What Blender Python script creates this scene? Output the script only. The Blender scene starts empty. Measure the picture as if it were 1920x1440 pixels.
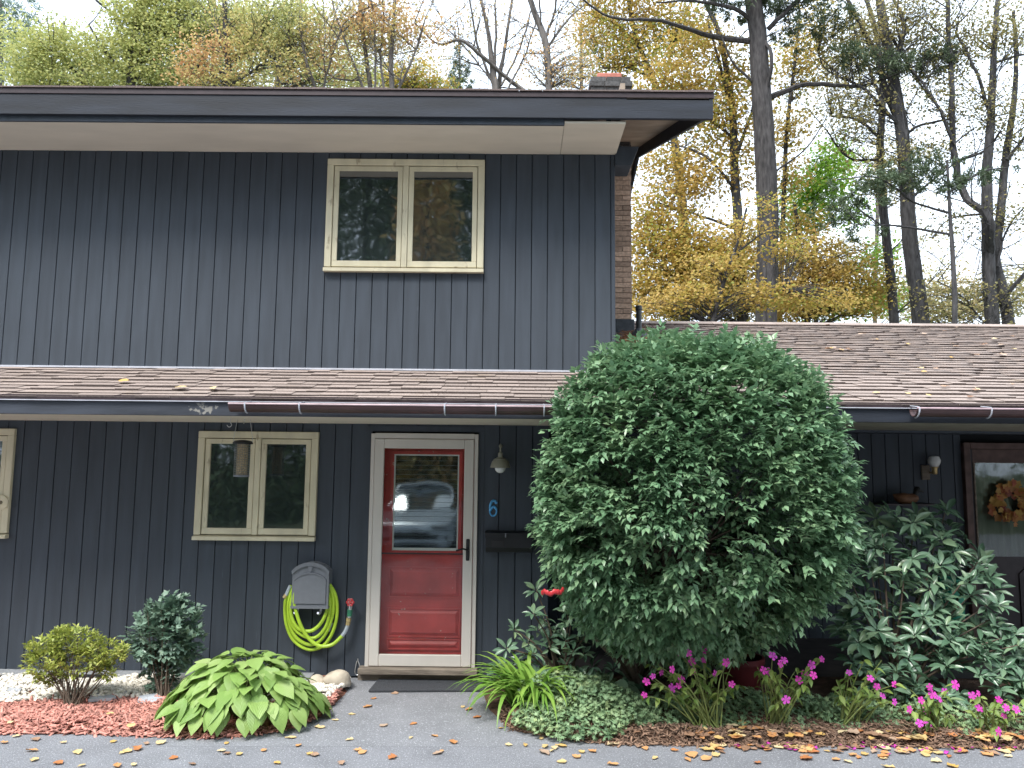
import bpy, bmesh, math, random
import numpy as np
from mathutils import Vector, Matrix

random.seed(11)
rng = np.random.default_rng(11)
R_ = math.radians
SC = bpy.context.scene
COL = SC.collection

# ------------------------------------------------------------------ camera
F_PX = 1443.0
PITCH, ROLL, YAW = R_(6.2), R_(0.59), R_(0.34)
CAM = Vector((0.0, -7.0, 1.88))
FWD = Vector((-math.sin(YAW) * math.cos(PITCH), math.cos(YAW) * math.cos(PITCH), math.sin(PITCH)))
_r0 = Vector((math.cos(YAW), math.sin(YAW), 0)); _u0 = _r0.cross(FWD)
RGT = _r0 * math.cos(ROLL) + _u0 * math.sin(ROLL)
UPV = -_r0 * math.sin(ROLL) + _u0 * math.cos(ROLL)
cd = bpy.data.cameras.new('camera'); cam = bpy.data.objects.new('camera', cd); COL.objects.link(cam)
cd.sensor_width = 36; cd.lens = F_PX / 1920 * 36; cd.clip_end = 2000; cd.clip_start = 0.05
cam.matrix_world = Matrix(((RGT.x, UPV.x, -FWD.x, CAM.x), (RGT.y, UPV.y, -FWD.y, CAM.y), (RGT.z, UPV.z, -FWD.z, CAM.z), (0, 0, 0, 1)))
SC.camera = cam

# ------------------------------------------------------------------ sky, sun, exposure (bright overcast)
SUN_EL, SUN_AZ = R_(56), R_(-150)        # high, from behind and left of the viewer
wd = bpy.data.worlds.new('World'); SC.world = wd; wd.use_nodes = True
nt = wd.node_tree; nt.nodes.clear()
out = nt.nodes.new('ShaderNodeOutputWorld'); bg = nt.nodes.new('ShaderNodeBackground')
sky = nt.nodes.new('ShaderNodeTexSky'); sky.sky_type = 'NISHITA'; sky.sun_disc = False
sky.sun_elevation = SUN_EL; sky.sun_rotation = R_(210); sky.dust_density = 4; sky.air_density = 1.0
hs = nt.nodes.new('ShaderNodeHueSaturation'); hs.inputs['Saturation'].default_value = 0.35
mx = nt.nodes.new('ShaderNodeMix'); mx.data_type = 'RGBA'; mx.inputs['Factor'].default_value = 0.8
tc = nt.nodes.new('ShaderNodeTexCoord'); nz = nt.nodes.new('ShaderNodeTexNoise'); nz.inputs['Scale'].default_value = 2.2
nz.inputs['Detail'].default_value = 5
cr = nt.nodes.new('ShaderNodeValToRGB')
cr.color_ramp.elements[0].position = .3; cr.color_ramp.elements[0].color = (.62, .75, .93, 1)
cr.color_ramp.elements[1].position = .7; cr.color_ramp.elements[1].color = (.81, .90, 1, 1)
sc_ = nt.nodes.new('ShaderNodeVectorMath'); sc_.operation = 'SCALE'; sc_.inputs['Scale'].default_value = 11.0
L = nt.links.new
L(tc.outputs['Generated'], nz.inputs['Vector']); L(nz.outputs['Fac'], cr.inputs['Fac'])
L(cr.outputs['Color'], sc_.inputs[0]); L(sky.outputs['Color'], hs.inputs['Color'])
L(hs.outputs['Color'], mx.inputs['A']); L(sc_.outputs['Vector'], mx.inputs['B'])
L(mx.outputs['Result'], bg.inputs['Color']); bg.inputs['Strength'].default_value = 0.08
L(bg.outputs['Background'], out.inputs['Surface'])
sd = bpy.data.lights.new('sun', 'SUN'); sd.energy = 1.5; sd.angle = R_(22); sd.color = (1, .97, .92)
sun = bpy.data.objects.new('sun', sd); COL.objects.link(sun)
_sd = Vector((math.sin(SUN_AZ) * math.cos(SUN_EL), math.cos(SUN_AZ) * math.cos(SUN_EL), math.sin(SUN_EL)))
sun.location = _sd * 40; sun.rotation_euler = _sd.to_track_quat('Z', 'Y').to_euler()
SC.view_settings.view_transform = 'Standard'; SC.view_settings.look = 'None'
SC.view_settings.exposure = 1.8; SC.view_settings.gamma = 1; SC.view_settings.use_curve_mapping = False

# ------------------------------------------------------------------ pixel -> world helpers (ray meets a real plane)
def ray(px, py): return FWD + RGT * ((px - 960) / F_PX) + UPV * ((720 - py) / F_PX)
def at(px, py, Y):
    d = ray(px, py); return CAM + d * ((Y - CAM.y) / d.y)
def gnd(px, py, z=0.0):
    d = ray(px, py); return CAM + d * ((z - CAM.z) / d.z)
EAVE_Y, EAVE_Z, SLOPE = -1.1, 2.402, 0.334
TH = math.atan(SLOPE)
def on_roof(px, py):
    d = ray(px, py)   # z = EAVE_Z + SLOPE*(y-EAVE_Y)
    t = (EAVE_Z + SLOPE * (CAM.y - EAVE_Y) - CAM.z) / (d.z - SLOPE * d.y)
    return CAM + d * t

# ------------------------------------------------------------------ materials
MATS = {}
def _new(name):
    m = bpy.data.materials.new(name); m.use_nodes = True
    n = m.node_tree; n.nodes.clear()
    o = n.nodes.new('ShaderNodeOutputMaterial'); p = n.nodes.new('ShaderNodeBsdfPrincipled')
    n.links.new(p.outputs['BSDF'], o.inputs['Surface'])
    MATS[name] = m
    return m, n, o, p
def _rand(n):
    a = n.nodes.new('ShaderNodeObjectInfo'); b = n.nodes.new('ShaderNodeNewGeometry')
    s = n.nodes.new('ShaderNodeMath'); s.operation = 'ADD'
    n.links.new(a.outputs['Random'], s.inputs[0]); n.links.new(b.outputs['Random Per Island'], s.inputs[1])
    f = n.nodes.new('ShaderNodeMath'); f.operation = 'FRACT'; n.links.new(s.outputs[0], f.inputs[0])
    return f.outputs[0]
def _pos(n, stretch, obj=False):
    t = n.nodes.new('ShaderNodeTexCoord') if obj else n.nodes.new('ShaderNodeNewGeometry')
    mp = n.nodes.new('ShaderNodeMapping'); mp.inputs['Scale'].default_value = stretch
    n.links.new(t.outputs['Object' if obj else 'Position'], mp.inputs['Vector'])
    return mp.outputs['Vector']
def mat(name, col, rough=.6, var=.2, scale=10, stretch=(1, 1, 1), bump=0.0, bscale=None, rv=0.0, metal=0, ior=1.45,
        spots=None, col2=None, detail=6):
    """base colour varied by stretched noise, a per-piece random value (rv), an optional speckle, and a fine bump"""
    m, n, o, p = _new(name); l = n.links.new
    v = _pos(n, stretch)
    nz = n.nodes.new('ShaderNodeTexNoise'); nz.inputs['Scale'].default_value = scale; nz.inputs['Detail'].default_value = detail
    l(v, nz.inputs['Vector'])
    c2 = col2 or tuple(min(1, c * (1 + var)) for c in col); c1 = tuple(c * (1 - var) for c in col)
    r = n.nodes.new('ShaderNodeValToRGB')
    r.color_ramp.elements[0].position = .32; r.color_ramp.elements[1].position = .68
    r.color_ramp.elements[0].color = (*c1, 1); r.color_ramp.elements[1].color = (*c2, 1)
    l(nz.outputs['Fac'], r.inputs['Fac']); cur = r.outputs['Color']
    if rv:
        mr = n.nodes.new('ShaderNodeMapRange'); mr.inputs['To Min'].default_value = 1 - rv; mr.inputs['To Max'].default_value = 1 + rv
        l(_rand(n), mr.inputs['Value'])
        vm = n.nodes.new('ShaderNodeVectorMath'); vm.operation = 'SCALE'
        l(cur, vm.inputs[0]); l(mr.outputs['Result'], vm.inputs['Scale']); cur = vm.outputs['Vector']
    if spots:
        sc, th, sw, scol = spots
        n2 = n.nodes.new('ShaderNodeTexNoise'); n2.inputs['Scale'].default_value = sc; n2.inputs['Detail'].default_value = 4
        l(v, n2.inputs['Vector'])
        r2 = n.nodes.new('ShaderNodeValToRGB'); r2.color_ramp.elements[0].position = th; r2.color_ramp.elements[1].position = th + sw
        l(n2.outputs['Fac'], r2.inputs['Fac'])
        mxx = n.nodes.new('ShaderNodeMix'); mxx.data_type = 'RGBA'; l(r2.outputs['Color'], mxx.inputs['Factor'])
        l(cur, mxx.inputs['A']); mxx.inputs['B'].default_value = (*scol, 1); cur = mxx.outputs['Result']
    l(cur, p.inputs['Base Color'])
    p.inputs['Roughness'].default_value = rough; p.inputs['Metallic'].default_value = metal; p.inputs['IOR'].default_value = ior
    if bump:
        nb = n.nodes.new('ShaderNodeTexNoise'); nb.inputs['Scale'].default_value = bscale or scale * 3; nb.inputs['Detail'].default_value = 5
        l(v, nb.inputs['Vector'])
        b = n.nodes.new('ShaderNodeBump'); b.inputs['Strength'].default_value = bump; b.inputs['Distance'].default_value = .01
        l(nb.outputs['Fac'], b.inputs['Height']); l(b.outputs['Normal'], p.inputs['Normal'])
    return m
def leafmat(name, cols, rough=.5, trans=.3, patch=.35, pscale=1.2, veins=False, gloss=1.45):
    m, n, o, p = _new(name); l = n.links.new
    r = n.nodes.new('ShaderNodeValToRGB'); el = r.color_ramp.elements
    while len(el) < len(cols): el.new(.5)
    for i, c in enumerate(cols):
        el[i].position = i / (len(cols) - 1); el[i].color = (*c, 1)
    nz = n.nodes.new('ShaderNodeTexNoise'); nz.inputs['Scale'].default_value = pscale; nz.inputs['Detail'].default_value = 3
    l(_pos(n, (1, 1, 1)), nz.inputs['Vector'])
    mm = n.nodes.new('ShaderNodeMapRange'); mm.inputs['From Min'].default_value = .3; mm.inputs['From Max'].default_value = .7
    l(nz.outputs['Fac'], mm.inputs['Value'])
    mf = n.nodes.new('ShaderNodeMix'); mf.inputs['Factor'].default_value = patch
    l(_rand(n), mf.inputs['A']); l(mm.outputs['Result'], mf.inputs['B'])
    l(mf.outputs['Result'], r.inputs['Fac']); cur = r.outputs['Color']
    if veins:
        sx = n.nodes.new('ShaderNodeSeparateXYZ'); t = n.nodes.new('ShaderNodeTexCoord'); l(t.outputs['Object'], sx.inputs[0])
        ab = n.nodes.new('ShaderNodeMath'); ab.operation = 'ABSOLUTE'; l(sx.outputs['Y'], ab.inputs[0])
        ma = n.nodes.new('ShaderNodeMath'); ma.operation = 'MULTIPLY_ADD'; l(sx.outputs['X'], ma.inputs[0]); ma.inputs[1].default_value = -.35; l(ab.outputs[0], ma.inputs[2])
        sn = n.nodes.new('ShaderNodeMath'); sn.operation = 'MULTIPLY'; l(ma.outputs[0], sn.inputs[0]); sn.inputs[1].default_value = 80
        s2 = n.nodes.new('ShaderNodeMath'); s2.operation = 'SINE'; l(sn.outputs[0], s2.inputs[0])
        bb = n.nodes.new('ShaderNodeBump'); bb.inputs['Strength'].default_value = .35; bb.inputs['Distance'].default_value = .01
        l(s2.outputs[0], bb.inputs['Height']); l(bb.outputs['Normal'], p.inputs['Normal'])
    l(cur, p.inputs['Base Color']); p.inputs['Roughness'].default_value = rough; p.inputs['IOR'].default_value = gloss
    tr = n.nodes.new('ShaderNodeBsdfTranslucent'); l(cur, tr.inputs['Color'])
    ms = n.nodes.new('ShaderNodeMixShader'); ms.inputs['Fac'].default_value = trans
    l(p.outputs['BSDF'], ms.inputs[1]); l(tr.outputs['BSDF'], ms.inputs[2]); l(ms.outputs[0], o.inputs['Surface'])
    return m
def glassmat(name, see=True, refl=.12, tint=(.02, .026, .026), wav=.02):
    m, n, o, p = _new(name); l = n.links.new; n.nodes.remove(p)
    g = n.nodes.new('ShaderNodeBsdfGlossy'); g.inputs['Roughness'].default_value = .03; g.inputs['Color'].default_value = (.95, .97, 1, 1)
    nb = n.nodes.new('ShaderNodeTexNoise'); nb.inputs['Scale'].default_value = 2.0; l(_pos(n, (1, 1, 1)), nb.inputs['Vector'])
    b = n.nodes.new('ShaderNodeBump'); b.inputs['Strength'].default_value = wav; b.inputs['Distance'].default_value = .1
    l(nb.outputs['Fac'], b.inputs['Height']); l(b.outputs['Normal'], g.inputs['Normal'])
    d = n.nodes.new('ShaderNodeBsdfTransparent') if see else n.nodes.new('ShaderNodeBsdfDiffuse')
    d.inputs['Color'].default_value = (.9, .93, .92, 1) if see else (*tint, 1)
    fr = n.nodes.new('ShaderNodeLayerWeight'); pw = n.nodes.new('ShaderNodeMath'); pw.operation = 'POWER'; pw.inputs[1].default_value = 5; l(fr.outputs['Facing'], pw.inputs[0])
    a = n.nodes.new('ShaderNodeMath'); a.operation = 'MULTIPLY_ADD'; a.inputs[1].default_value = .8; a.inputs[2].default_value = refl; l(pw.outputs[0], a.inputs[0])
    ms = n.nodes.new('ShaderNodeMixShader'); l(a.outputs[0], ms.inputs['Fac']); l(d.outputs[0], ms.inputs[1]); l(g.outputs[0], ms.inputs[2])
    l(ms.outputs[0], o.inputs['Surface'])
    return m

M_SIDING = mat('siding_paint', (.042, .052, .067), .6, .13, 5, (3, 3, .35), .12, 60, rv=.06, spots=(11, .72, .06, (.060, .074, .092)))
M_GROOVE = mat('wall_backing', (.008, .009, .011), .9)
M_FASCIA_B = mat('fascia_paint_lower', (.040, .046, .060), .5, .35, 4, (.35, 2, 2.5), .15, 40, spots=(6, .67, .06, (.075, .08, .088)))
M_FASCIA = mat('fascia_paint', (.013, .017, .026), .65, .4, 4, (.35, 2, 2.5), .15, 40, spots=(6, .70, .06, (.030, .034, .042)))
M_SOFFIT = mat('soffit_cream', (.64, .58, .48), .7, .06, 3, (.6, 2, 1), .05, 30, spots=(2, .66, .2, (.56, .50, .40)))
M_SOFFB = mat('soffit_brown', (.34, .27, .21), .7, .25, 3, (1, 1, 1), .05, 30)
M_CREAM = mat('window_cream', (.62, .56, .40), .5, .12, 8, (1, 1, .4), .06, 60, spots=(14, .66, .06, (.40, .34, .23)))
M_CAULK = mat('window_rebate', (.16, .13, .085), .8, .3)
M_PANE = glassmat('window_glass', False, .22, (.022, .030, .030))
M_STORM = mat('storm_frame', (.58, .54, .49), .4, .05, 6, (1, 1, .4), .02)
M_JAMB = mat('door_jamb', (.30, .25, .19), .7, .3, 9, (2, 2, .4), .15)
M_SGLASS = glassmat('storm_glass', True, .022, wav=.03)
M_RED = mat('red_door_paint', (.56, .062, .056), .45, .18, 5, (1, 1, 1), .05, 40, spots=(22, .70, .03, (.58, .36, .31)))
M_WHITE = mat('white_trim', (.72, .72, .70), .5, .06)
M_BLACK = mat('black_metal', (.012, .012, .013), .4, .2)
M_BLACK2 = mat('mailbox_black', (.008, .009, .012), .5, .2)
M_SHINGLE = mat('roof_shingle', (.305, .245, .215), .95, .12, 60, (1, 1, 1), .5, 400, rv=.13, spots=(2.2, .60, .15, (.26, .20, .15)))
M_SHEDGE = mat('shingle_cut_edge', (.095, .074, .068), .95, .3, 60)  # dark cut edge; its tone also paints in the course shadow lines
M_SHDARK = mat('shingle_dark_tab', (.17, .13, .12), .95, .15, 60, (1, 1, 1), .5, 400, rv=.2)  # darker shingle tone, as printed on laminated tabs
M_DRIP = mat('drip_edge_brown', (.035, .022, .026), .45, .2)
M_METAL = mat('light_metal', (.55, .56, .62), .4, .1, metal=.3)
M_GUTTER = mat('gutter_brown', (.055, .028, .028), .4, .25, 6)
M_RIM_HILITE = mat('gutter_rim', (.42, .30, .32), .4, .2)  # pale pink paints a highlight along the rim of the brown gutter
M_BRICK = mat('chimney_brick', (.42, .29, .21), .9, .25, 30, bump=.4, rv=.28)
M_BRICKW = mat('weathered_brick', (.075, .074, .074), .95, .35, 30, bump=.5, rv=.25)
M_MORTAR = mat('mortar', (.30, .26, .22), .95, .2, 40, bump=.3)
M_FLUE = mat('clay_flue', (.42, .15, .11), .85, .2)
M_LEAD = mat('lead_flashing', (.045, .052, .060), .45, .3, 15, bump=.6, bscale=25)
M_PIPE = mat('vent_pipe', (.05, .055, .058), .5, .2)
M_ASPH = mat('asphalt', (.200, .205, .222), .9, .14, 2.5, bump=1.0, bscale=120, spots=(85, .56, .12, (.40, .41, .43)))
M_ASPH2 = mat('walk_asphalt', (.205, .21, .225), .9, .10, 3, bump=.9, bscale=120, spots=(85, .57, .12, (.40, .41, .43)))
M_GROUND = mat('forest_floor', (.06, .07, .03), .95, .4, 1.5, bump=.6, bscale=20)
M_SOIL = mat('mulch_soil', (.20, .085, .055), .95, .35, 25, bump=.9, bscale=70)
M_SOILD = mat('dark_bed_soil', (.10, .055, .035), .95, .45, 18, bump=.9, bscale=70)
M_CHIP = mat('mulch_chip', (.48, .22, .175), .85, .25, 30, rv=.4)
M_PEBBLE = mat('white_pebble', (.66, .62, .54), .7, .12, 20, rv=.28)
M_BOULDER = mat('boulder', (.38, .33, .26), .85, .3, 8, bump=.5, bscale=40, spots=(7, .55, .2, (.46, .42, .36)))
M_FLAG = mat('flagstone', (.40, .42, .45), .8, .15, 6, bump=.3, bscale=40)
M_DECK = mat('porch_deck', (.05, .045, .045), .8, .3, 8)
M_CONC = mat('concrete', (.27, .28, .29), .9, .2, 14, bump=.6, bscale=80)
M_MATB = mat('rubber_mat', (.045, .048, .055), .85, .3, 90, bump=.6, bscale=220)
M_GREYP = mat('grey_plastic', (.16, .17, .19), .5, .06, 20, bump=.05)
M_HOSE = mat('hose_lime', (.38, .56, .04), .4, .12, 10)
M_HOSEG = mat('hose_grey', (.36, .40, .44), .4, .1)
M_BRASS = mat('brass', (.55, .42, .20), .35, .2, metal=.6)
M_STEEL = mat('galvanised', (.55, .56, .56), .35, .1, metal=.7)
M_REDP = mat('red_handle', (.42, .025, .03), .4, .15)
M_GREENP = mat('green_valve', (.03, .16, .09), .4, .2)
M_BLUE = mat('number_blue', (.09, .36, .68), .35, .1)
M_LAMP = mat('lamp_enamel', (.26, .255, .20), .4, .1)
M_GLOBE = mat('lamp_globe', (.75, .76, .74), .12, .03)
M_SEED = mat('bird_seed', (.40, .31, .19), .9, .4, 90, bump=.5, bscale=150)
M_BARKP = mat('bark_pine', (.042, .038, .038), .9, .55, 18, (1, 1, .22), 1.0, 40)
M_BARKG = mat('bark_grey', (.12, .108, .10), .9, .35, 8, (1, 1, .3), .7, 25)
M_BARKD = mat('bark_dark', (.050, .048, .050), .9, .5, 16, (1, 1, .25), .8, 25)
M_STEM = mat('shrub_stem', (.10, .075, .055), .85, .3, 30, bump=.3)
M_GSTEM = mat('green_stem', (.16, .20, .06), .6, .3, 20)
M_WOOD = mat('weathered_wood', (.20, .165, .13), .85, .35, 8, (.5, 3, 3), .4, 40)
M_DOORD = mat('dark_door_paint', (.045, .035, .040), .5, .2)
M_DOORF = mat('dark_door_frame', (.11, .065, .055), .6, .3)
M_CURT = mat('curtain', (.11, .125, .095), .9, .25, 5, (6, 1, .5))
M_POT = mat('red_pot', (.09, .006, .010), .5, .1)
M_CAR = mat('car_paint', (.30, .33, .37), .25, .03, metal=.2)
M_CARG = glassmat('car_glass', False, .35, (.05, .06, .07))
M_TYRE = mat('tyre', (.02, .02, .02), .8)
M_TUB = mat('green_tub', (.01, .20, .12), .45, .1)
M_DUCK = mat('duck_wood', (.20, .09, .04), .6, .3)
M_DUCKD = mat('duck_dark', (.03, .03, .03), .6, .3)

G = lambda *c: c
L_BUSH = leafmat('burning_bush_leaf', [G(.09, .18, .095), G(.14, .255, .135), G(.205, .33, .18), G(.30, .42, .225)], .30, .28, .4, 2.5)
L_RHODO = leafmat('rhododendron_leaf', [G(.06, .125, .075), G(.10, .18, .11), G(.15, .24, .155), G(.24, .33, .17)], .26, .12, .3, 3, )
L_HOSTA = leafmat('hosta_leaf', [G(.19, .33, .08), G(.27, .42, .11), G(.33, .48, .14), G(.46, .56, .24)], .42, .3, .3, 3, veins=True)
L_AZA = leafmat('azalea_leaf', [G(.17, .23, .05), G(.29, .35, .07), G(.42, .46, .10), G(.52, .52, .18)], .45, .25, .3, 6)
L_EUO = leafmat('euonymus_leaf', [G(.08, .15, .105), G(.13, .21, .15), G(.18, .27, .20), G(.26, .35, .25)], .38, .15, .4, 4)
L_LILY = leafmat('daylily_leaf', [G(.12, .26, .04), G(.20, .36, .06), G(.30, .44, .09)], .42, .3, .2, 4)
L_GER = leafmat('geranium_leaf', [G(.13, .23, .12), G(.21, .33, .17), G(.29, .41, .21), G(.40, .48, .20)], .55, .2, .5, 5)
L_IMP = leafmat('impatiens_leaf', [G(.10, .18, .04), G(.19, .28, .06), G(.32, .40, .11)], .5, .3, .3, 4)
L_FLOW = leafmat('impatiens_flower', [G(.62, .035, .38), G(.72, .06, .46), G(.60, .08, .55)], .6, .25, .2, 3)
L_FALLY = leafmat('fallen_yellow', [G(.55, .34, .10), G(.62, .45, .20), G(.66, .54, .33)], .6, .1, 0)
L_FALLO = leafmat('fallen_orange', [G(.42, .16, .06), G(.55, .26, .10), G(.62, .34, .15)], .6, .1, 0)
L_FALLB = leafmat('fallen_brown', [G(.22, .12, .07), G(.36, .22, .14), G(.45, .33, .24)], .7, .1, 0)
L_NEEDLE = leafmat('rust_needles', [G(.26, .11, .05), G(.36, .17, .08)], .8, .1, 0)
L_GOLD = leafmat('maple_gold', [G(.17, .25, .06), G(.31, .33, .07), G(.47, .36, .08), G(.50, .32, .09), G(.55, .43, .14), G(.44, .24, .09)], .6, .5, .45, .45)
L_OLIVE = leafmat('tree_olive', [G(.27, .34, .13), G(.40, .44, .16), G(.55, .53, .20), G(.36, .42, .16), G(.64, .55, .22)], .6, .5, .5, .3)
L_ORANGE = leafmat('tree_orange', [G(.50, .28, .15), G(.60, .38, .17), G(.54, .43, .18), G(.42, .40, .15)], .6, .5, .5, .4)
L_MIX = leafmat('tree_mixed', [G(.30, .35, .14), G(.44, .44, .17), G(.58, .50, .20), G(.60, .38, .18), G(.54, .30, .16)], .6, .5, .6, .5)
L_GREEN = leafmat('tree_green', [G(.16, .32, .04), G(.28, .46, .06), G(.40, .54, .10)], .6, .5, .4, .4)
L_SPARSE = leafmat('tree_sparse', [G(.15, .16, .07), G(.24, .23, .09), G(.34, .27, .11), G(.22, .26, .09)], .6, .4, .4, .5)
L_PALE = leafmat('tree_pale', [G(.32, .36, .20), G(.48, .42, .20), G(.55, .40, .22)], .6, .5, .4, .5)
L_PINE = leafmat('pine_needles', [G(.06, .095, .055), G(.09, .13, .07), G(.13, .165, .09)], .6, .25, .4, .6)
L_BLUE = leafmat('far_spruce', [G(.16, .24, .19), G(.22, .30, .22)], .6, .35, .4, .6)
L_EVER = leafmat('evergreen_behind', [G(.06, .10, .05), G(.10, .15, .07), G(.15, .19, .09)], .6, .3, .5, .3)
L_WREATH = leafmat('wreath_leaf', [G(.35, .07, .04), G(.45, .20, .05), G(.50, .32, .08), G(.22, .04, .03)], .6, .2, 0)

# ------------------------------------------------------------------ object helpers
WBASE = {}
def link(o, parent=None):
    COL.objects.link(o)
    if parent is not None:
        o.parent = parent; o.matrix_parent_inverse = Matrix.Translation(-WBASE.get(parent.name, Vector((0, 0, 0))))
    return o
def tag(o, label=None, cat=None, group=None, kind=None):
    if label: o['label'] = label
    if cat: o['category'] = cat
    if group: o['group'] = group
    if kind: o['kind'] = kind
    return o
def thing(name, label, cat, loc=(0, 0, 0), group=None):
    o = bpy.data.objects.new(name, None); COL.objects.link(o); o.location = loc; o.empty_display_size = .1
    WBASE[o.name] = Vector(loc)
    return tag(o, label, cat, group)
class MB:
    def __init__(s): s.v = []; s.f = []
    def add(s, vs, fs):
        k = len(s.v); s.v += [tuple(x) for x in vs]; s.f += [tuple(i + k for i in f) for f in fs]; return s
    def box(s, x0, x1, y0, y1, z0, z1):
        return s.hexa([(x0, y0, z0), (x1, y0, z0), (x1, y1, z0), (x0, y1, z0), (x0, y0, z1), (x1, y0, z1), (x1, y1, z1), (x0, y1, z1)])
    def hexa(s, p):
        return s.add(p, [(0, 3, 2, 1), (4, 5, 6, 7), (0, 1, 5, 4), (1, 2, 6, 5), (2, 3, 7, 6), (3, 0, 4, 7)])
    def cbox(s, x0, x1, y0, y1, z0, z1, c=.004):
        """box with chamfered edges"""
        bm = bmesh.new(); bmesh.ops.create_cube(bm, size=1)
        for v in bm.verts: v.co = Vector(((x0 + x1) / 2 + v.co.x * (x1 - x0), (y0 + y1) / 2 + v.co.y * (y1 - y0), (z0 + z1) / 2 + v.co.z * (z1 - z0)))
        bmesh.ops.bevel(bm, geom=bm.edges[:], offset=c, segments=1, affect='EDGES')
        bm.verts.index_update(); s.add([v.co[:] for v in bm.verts], [[v.index for v in f.verts] for f in bm.faces]); bm.free(); return s
    def prism(s, poly, a0, a1, axis='y'):
        """poly of (u,w) extruded; axis y: (u,*,w); axis x: (*,u,w); axis z: (u,w,*)"""
        def P(u, w, a): return (u, a, w) if axis == 'y' else ((a, u, w) if axis == 'x' else (u, w, a))
        n = len(poly); vs = [P(u, w, a0) for u, w in poly] + [P(u, w, a1) for u, w in poly]
        fs = [tuple(range(n)), tuple(range(2 * n - 1, n - 1, -1))] + [(i, i + n, (i + 1) % n + n, (i + 1) % n) for i in range(n)]
        return s.add(vs, fs)
    def tube(s, pts, rad, n=8, cap=True, closed=False, flat=(1, 1)):
        pts = [Vector(p) for p in pts]; m = len(pts)
        if not hasattr(rad, '__len__'): rad = [rad] * m
        t0 = (pts[1] - pts[0]).normalized()
        ref = Vector((0, 0, 1)) if abs(t0.z) < .9 else Vector((1, 0, 0))
        nn = t0.cross(ref).normalized(); vs = []
        for i in range(m):
            if closed: t = (pts[(i + 1) % m] - pts[i - 1])
            else: t = pts[min(i + 1, m - 1)] - pts[max(i - 1, 0)]
            t = t.normalized() if t.length > 1e-9 else t0
            nn = (nn - t * nn.dot(t)); nn = nn.normalized() if nn.length > 1e-6 else t.orthogonal().normalized()
            b = t.cross(nn)
            for k in range(n):
                a = 2 * math.pi * k / n
                vs.append(pts[i] + nn * (math.cos(a) * rad[i] * flat[0]) + b * (math.sin(a) * rad[i] * flat[1]))
        fs = []
        for i in range(m if closed else m - 1):
            j = (i + 1) % m
            for k in range(n): fs.append((i * n + k, i * n + (k + 1) % n, j * n + (k + 1) % n, j * n + k))
        if cap and not closed: fs += [tuple(range(n - 1, -1, -1)), tuple(range((m - 1) * n, m * n))]
        return s.add(vs, fs)
    def lathe(s, prof, c, n=20, axis='z'):
        """profile of (radius, height) round an axis through c"""
        vs = []
        for r, h in prof:
            for k in range(n):
                a = 2 * math.pi * k / n
                q = (math.cos(a) * r, math.sin(a) * r, h) if axis == 'z' else (math.cos(a) * r, h, math.sin(a) * r)
                vs.append((c[0] + q[0], c[1] + q[1], c[2] + q[2]))
        fs = [(i * n + k, i * n + (k + 1) % n, (i + 1) * n + (k + 1) % n, (i + 1) * n + k) for i in range(len(prof) - 1) for k in range(n)]
        fs += [tuple(range(n - 1, -1, -1)), tuple(range((len(prof) - 1) * n, len(prof) * n))]
        return s.add(vs, fs)
    def build(s, name, m, parent=None, smooth=False):
        me = bpy.data.meshes.new(name); me.from_pydata(s.v, [], s.f); me.materials.append(m)
        bm = bmesh.new(); bm.from_mesh(me); bmesh.ops.recalc_face_normals(bm, faces=bm.faces[:]); bm.to_mesh(me); bm.free()
        if smooth:
            me.polygons.foreach_set('use_smooth', [True] * len(me.polygons))
            me.set_sharp_from_angle(angle=R_(40))
        o = bpy.data.objects.new(name, me)
        return link(o, parent)
def npmesh(name, V, T, m, parent=None, smooth=False):
    """fast mesh from numpy arrays: V (n,3) verts, T (k,3|4) faces"""
    V = np.ascontiguousarray(V, dtype=np.float32); T = np.ascontiguousarray(T, dtype=np.int32)
    me = bpy.data.meshes.new(name); k, c = T.shape
    me.vertices.add(len(V)); me.vertices.foreach_set('co', V.ravel())
    me.loops.add(k * c); me.loops.foreach_set('vertex_index', T.ravel())
    me.polygons.add(k); me.polygons.foreach_set('loop_start', np.arange(0, k * c, c, dtype=np.int32))
    if smooth: me.polygons.foreach_set('use_smooth', np.ones(k, dtype=bool))
    me.update(calc_edges=True); me.materials.append(m)
    if name is None: return me
    return link(bpy.data.objects.new(name, me), parent)
def unit(a): return a / np.maximum(np.linalg.norm(a, axis=-1, keepdims=True), 1e-9)
def frames(D, N):
    """orthonormal leaf frames from axis D and rough normal N"""
    D = unit(D); S = unit(np.cross(N, D)); Nn = np.cross(D, S); return D, S, Nn
def leaves_np(P, D, N, Ln, Wd, proto):
    """instances a proto leaf (verts (k,3) in unit length/width, tris) as one array"""
    D, S, Nn = frames(D, N); pv, pt = proto
    Ln = np.asarray(Ln)[:, None, None]; Wd = np.asarray(Wd)[:, None, None]
    V = P[:, None, :] + pv[None, :, 0:1] * D[:, None, :] * Ln + pv[None, :, 1:2] * S[:, None, :] * Wd + pv[None, :, 2:3] * Nn[:, None, :] * Ln
    k = len(pv); T = pt[None] + (np.arange(len(P)) * k)[:, None, None]
    return V.reshape(-1, 3), T.reshape(-1, pt.shape[1])
P_SIMPLE = (np.array([(0, 0, 0), (.42, .5, .07), (.5, 0, 0), (.42, -.5, .07), (1, 0, -.12)], float), np.array([(0, 2, 1), (0, 3, 2), (2, 4, 1), (3, 4, 2)]))
P_DIAM = (np.array([(0, 0, 0), (.5, .5, .05), (1, 0, -.08), (.5, -.5, .05)], float), np.array([(0, 1, 2, 3)]))
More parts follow.
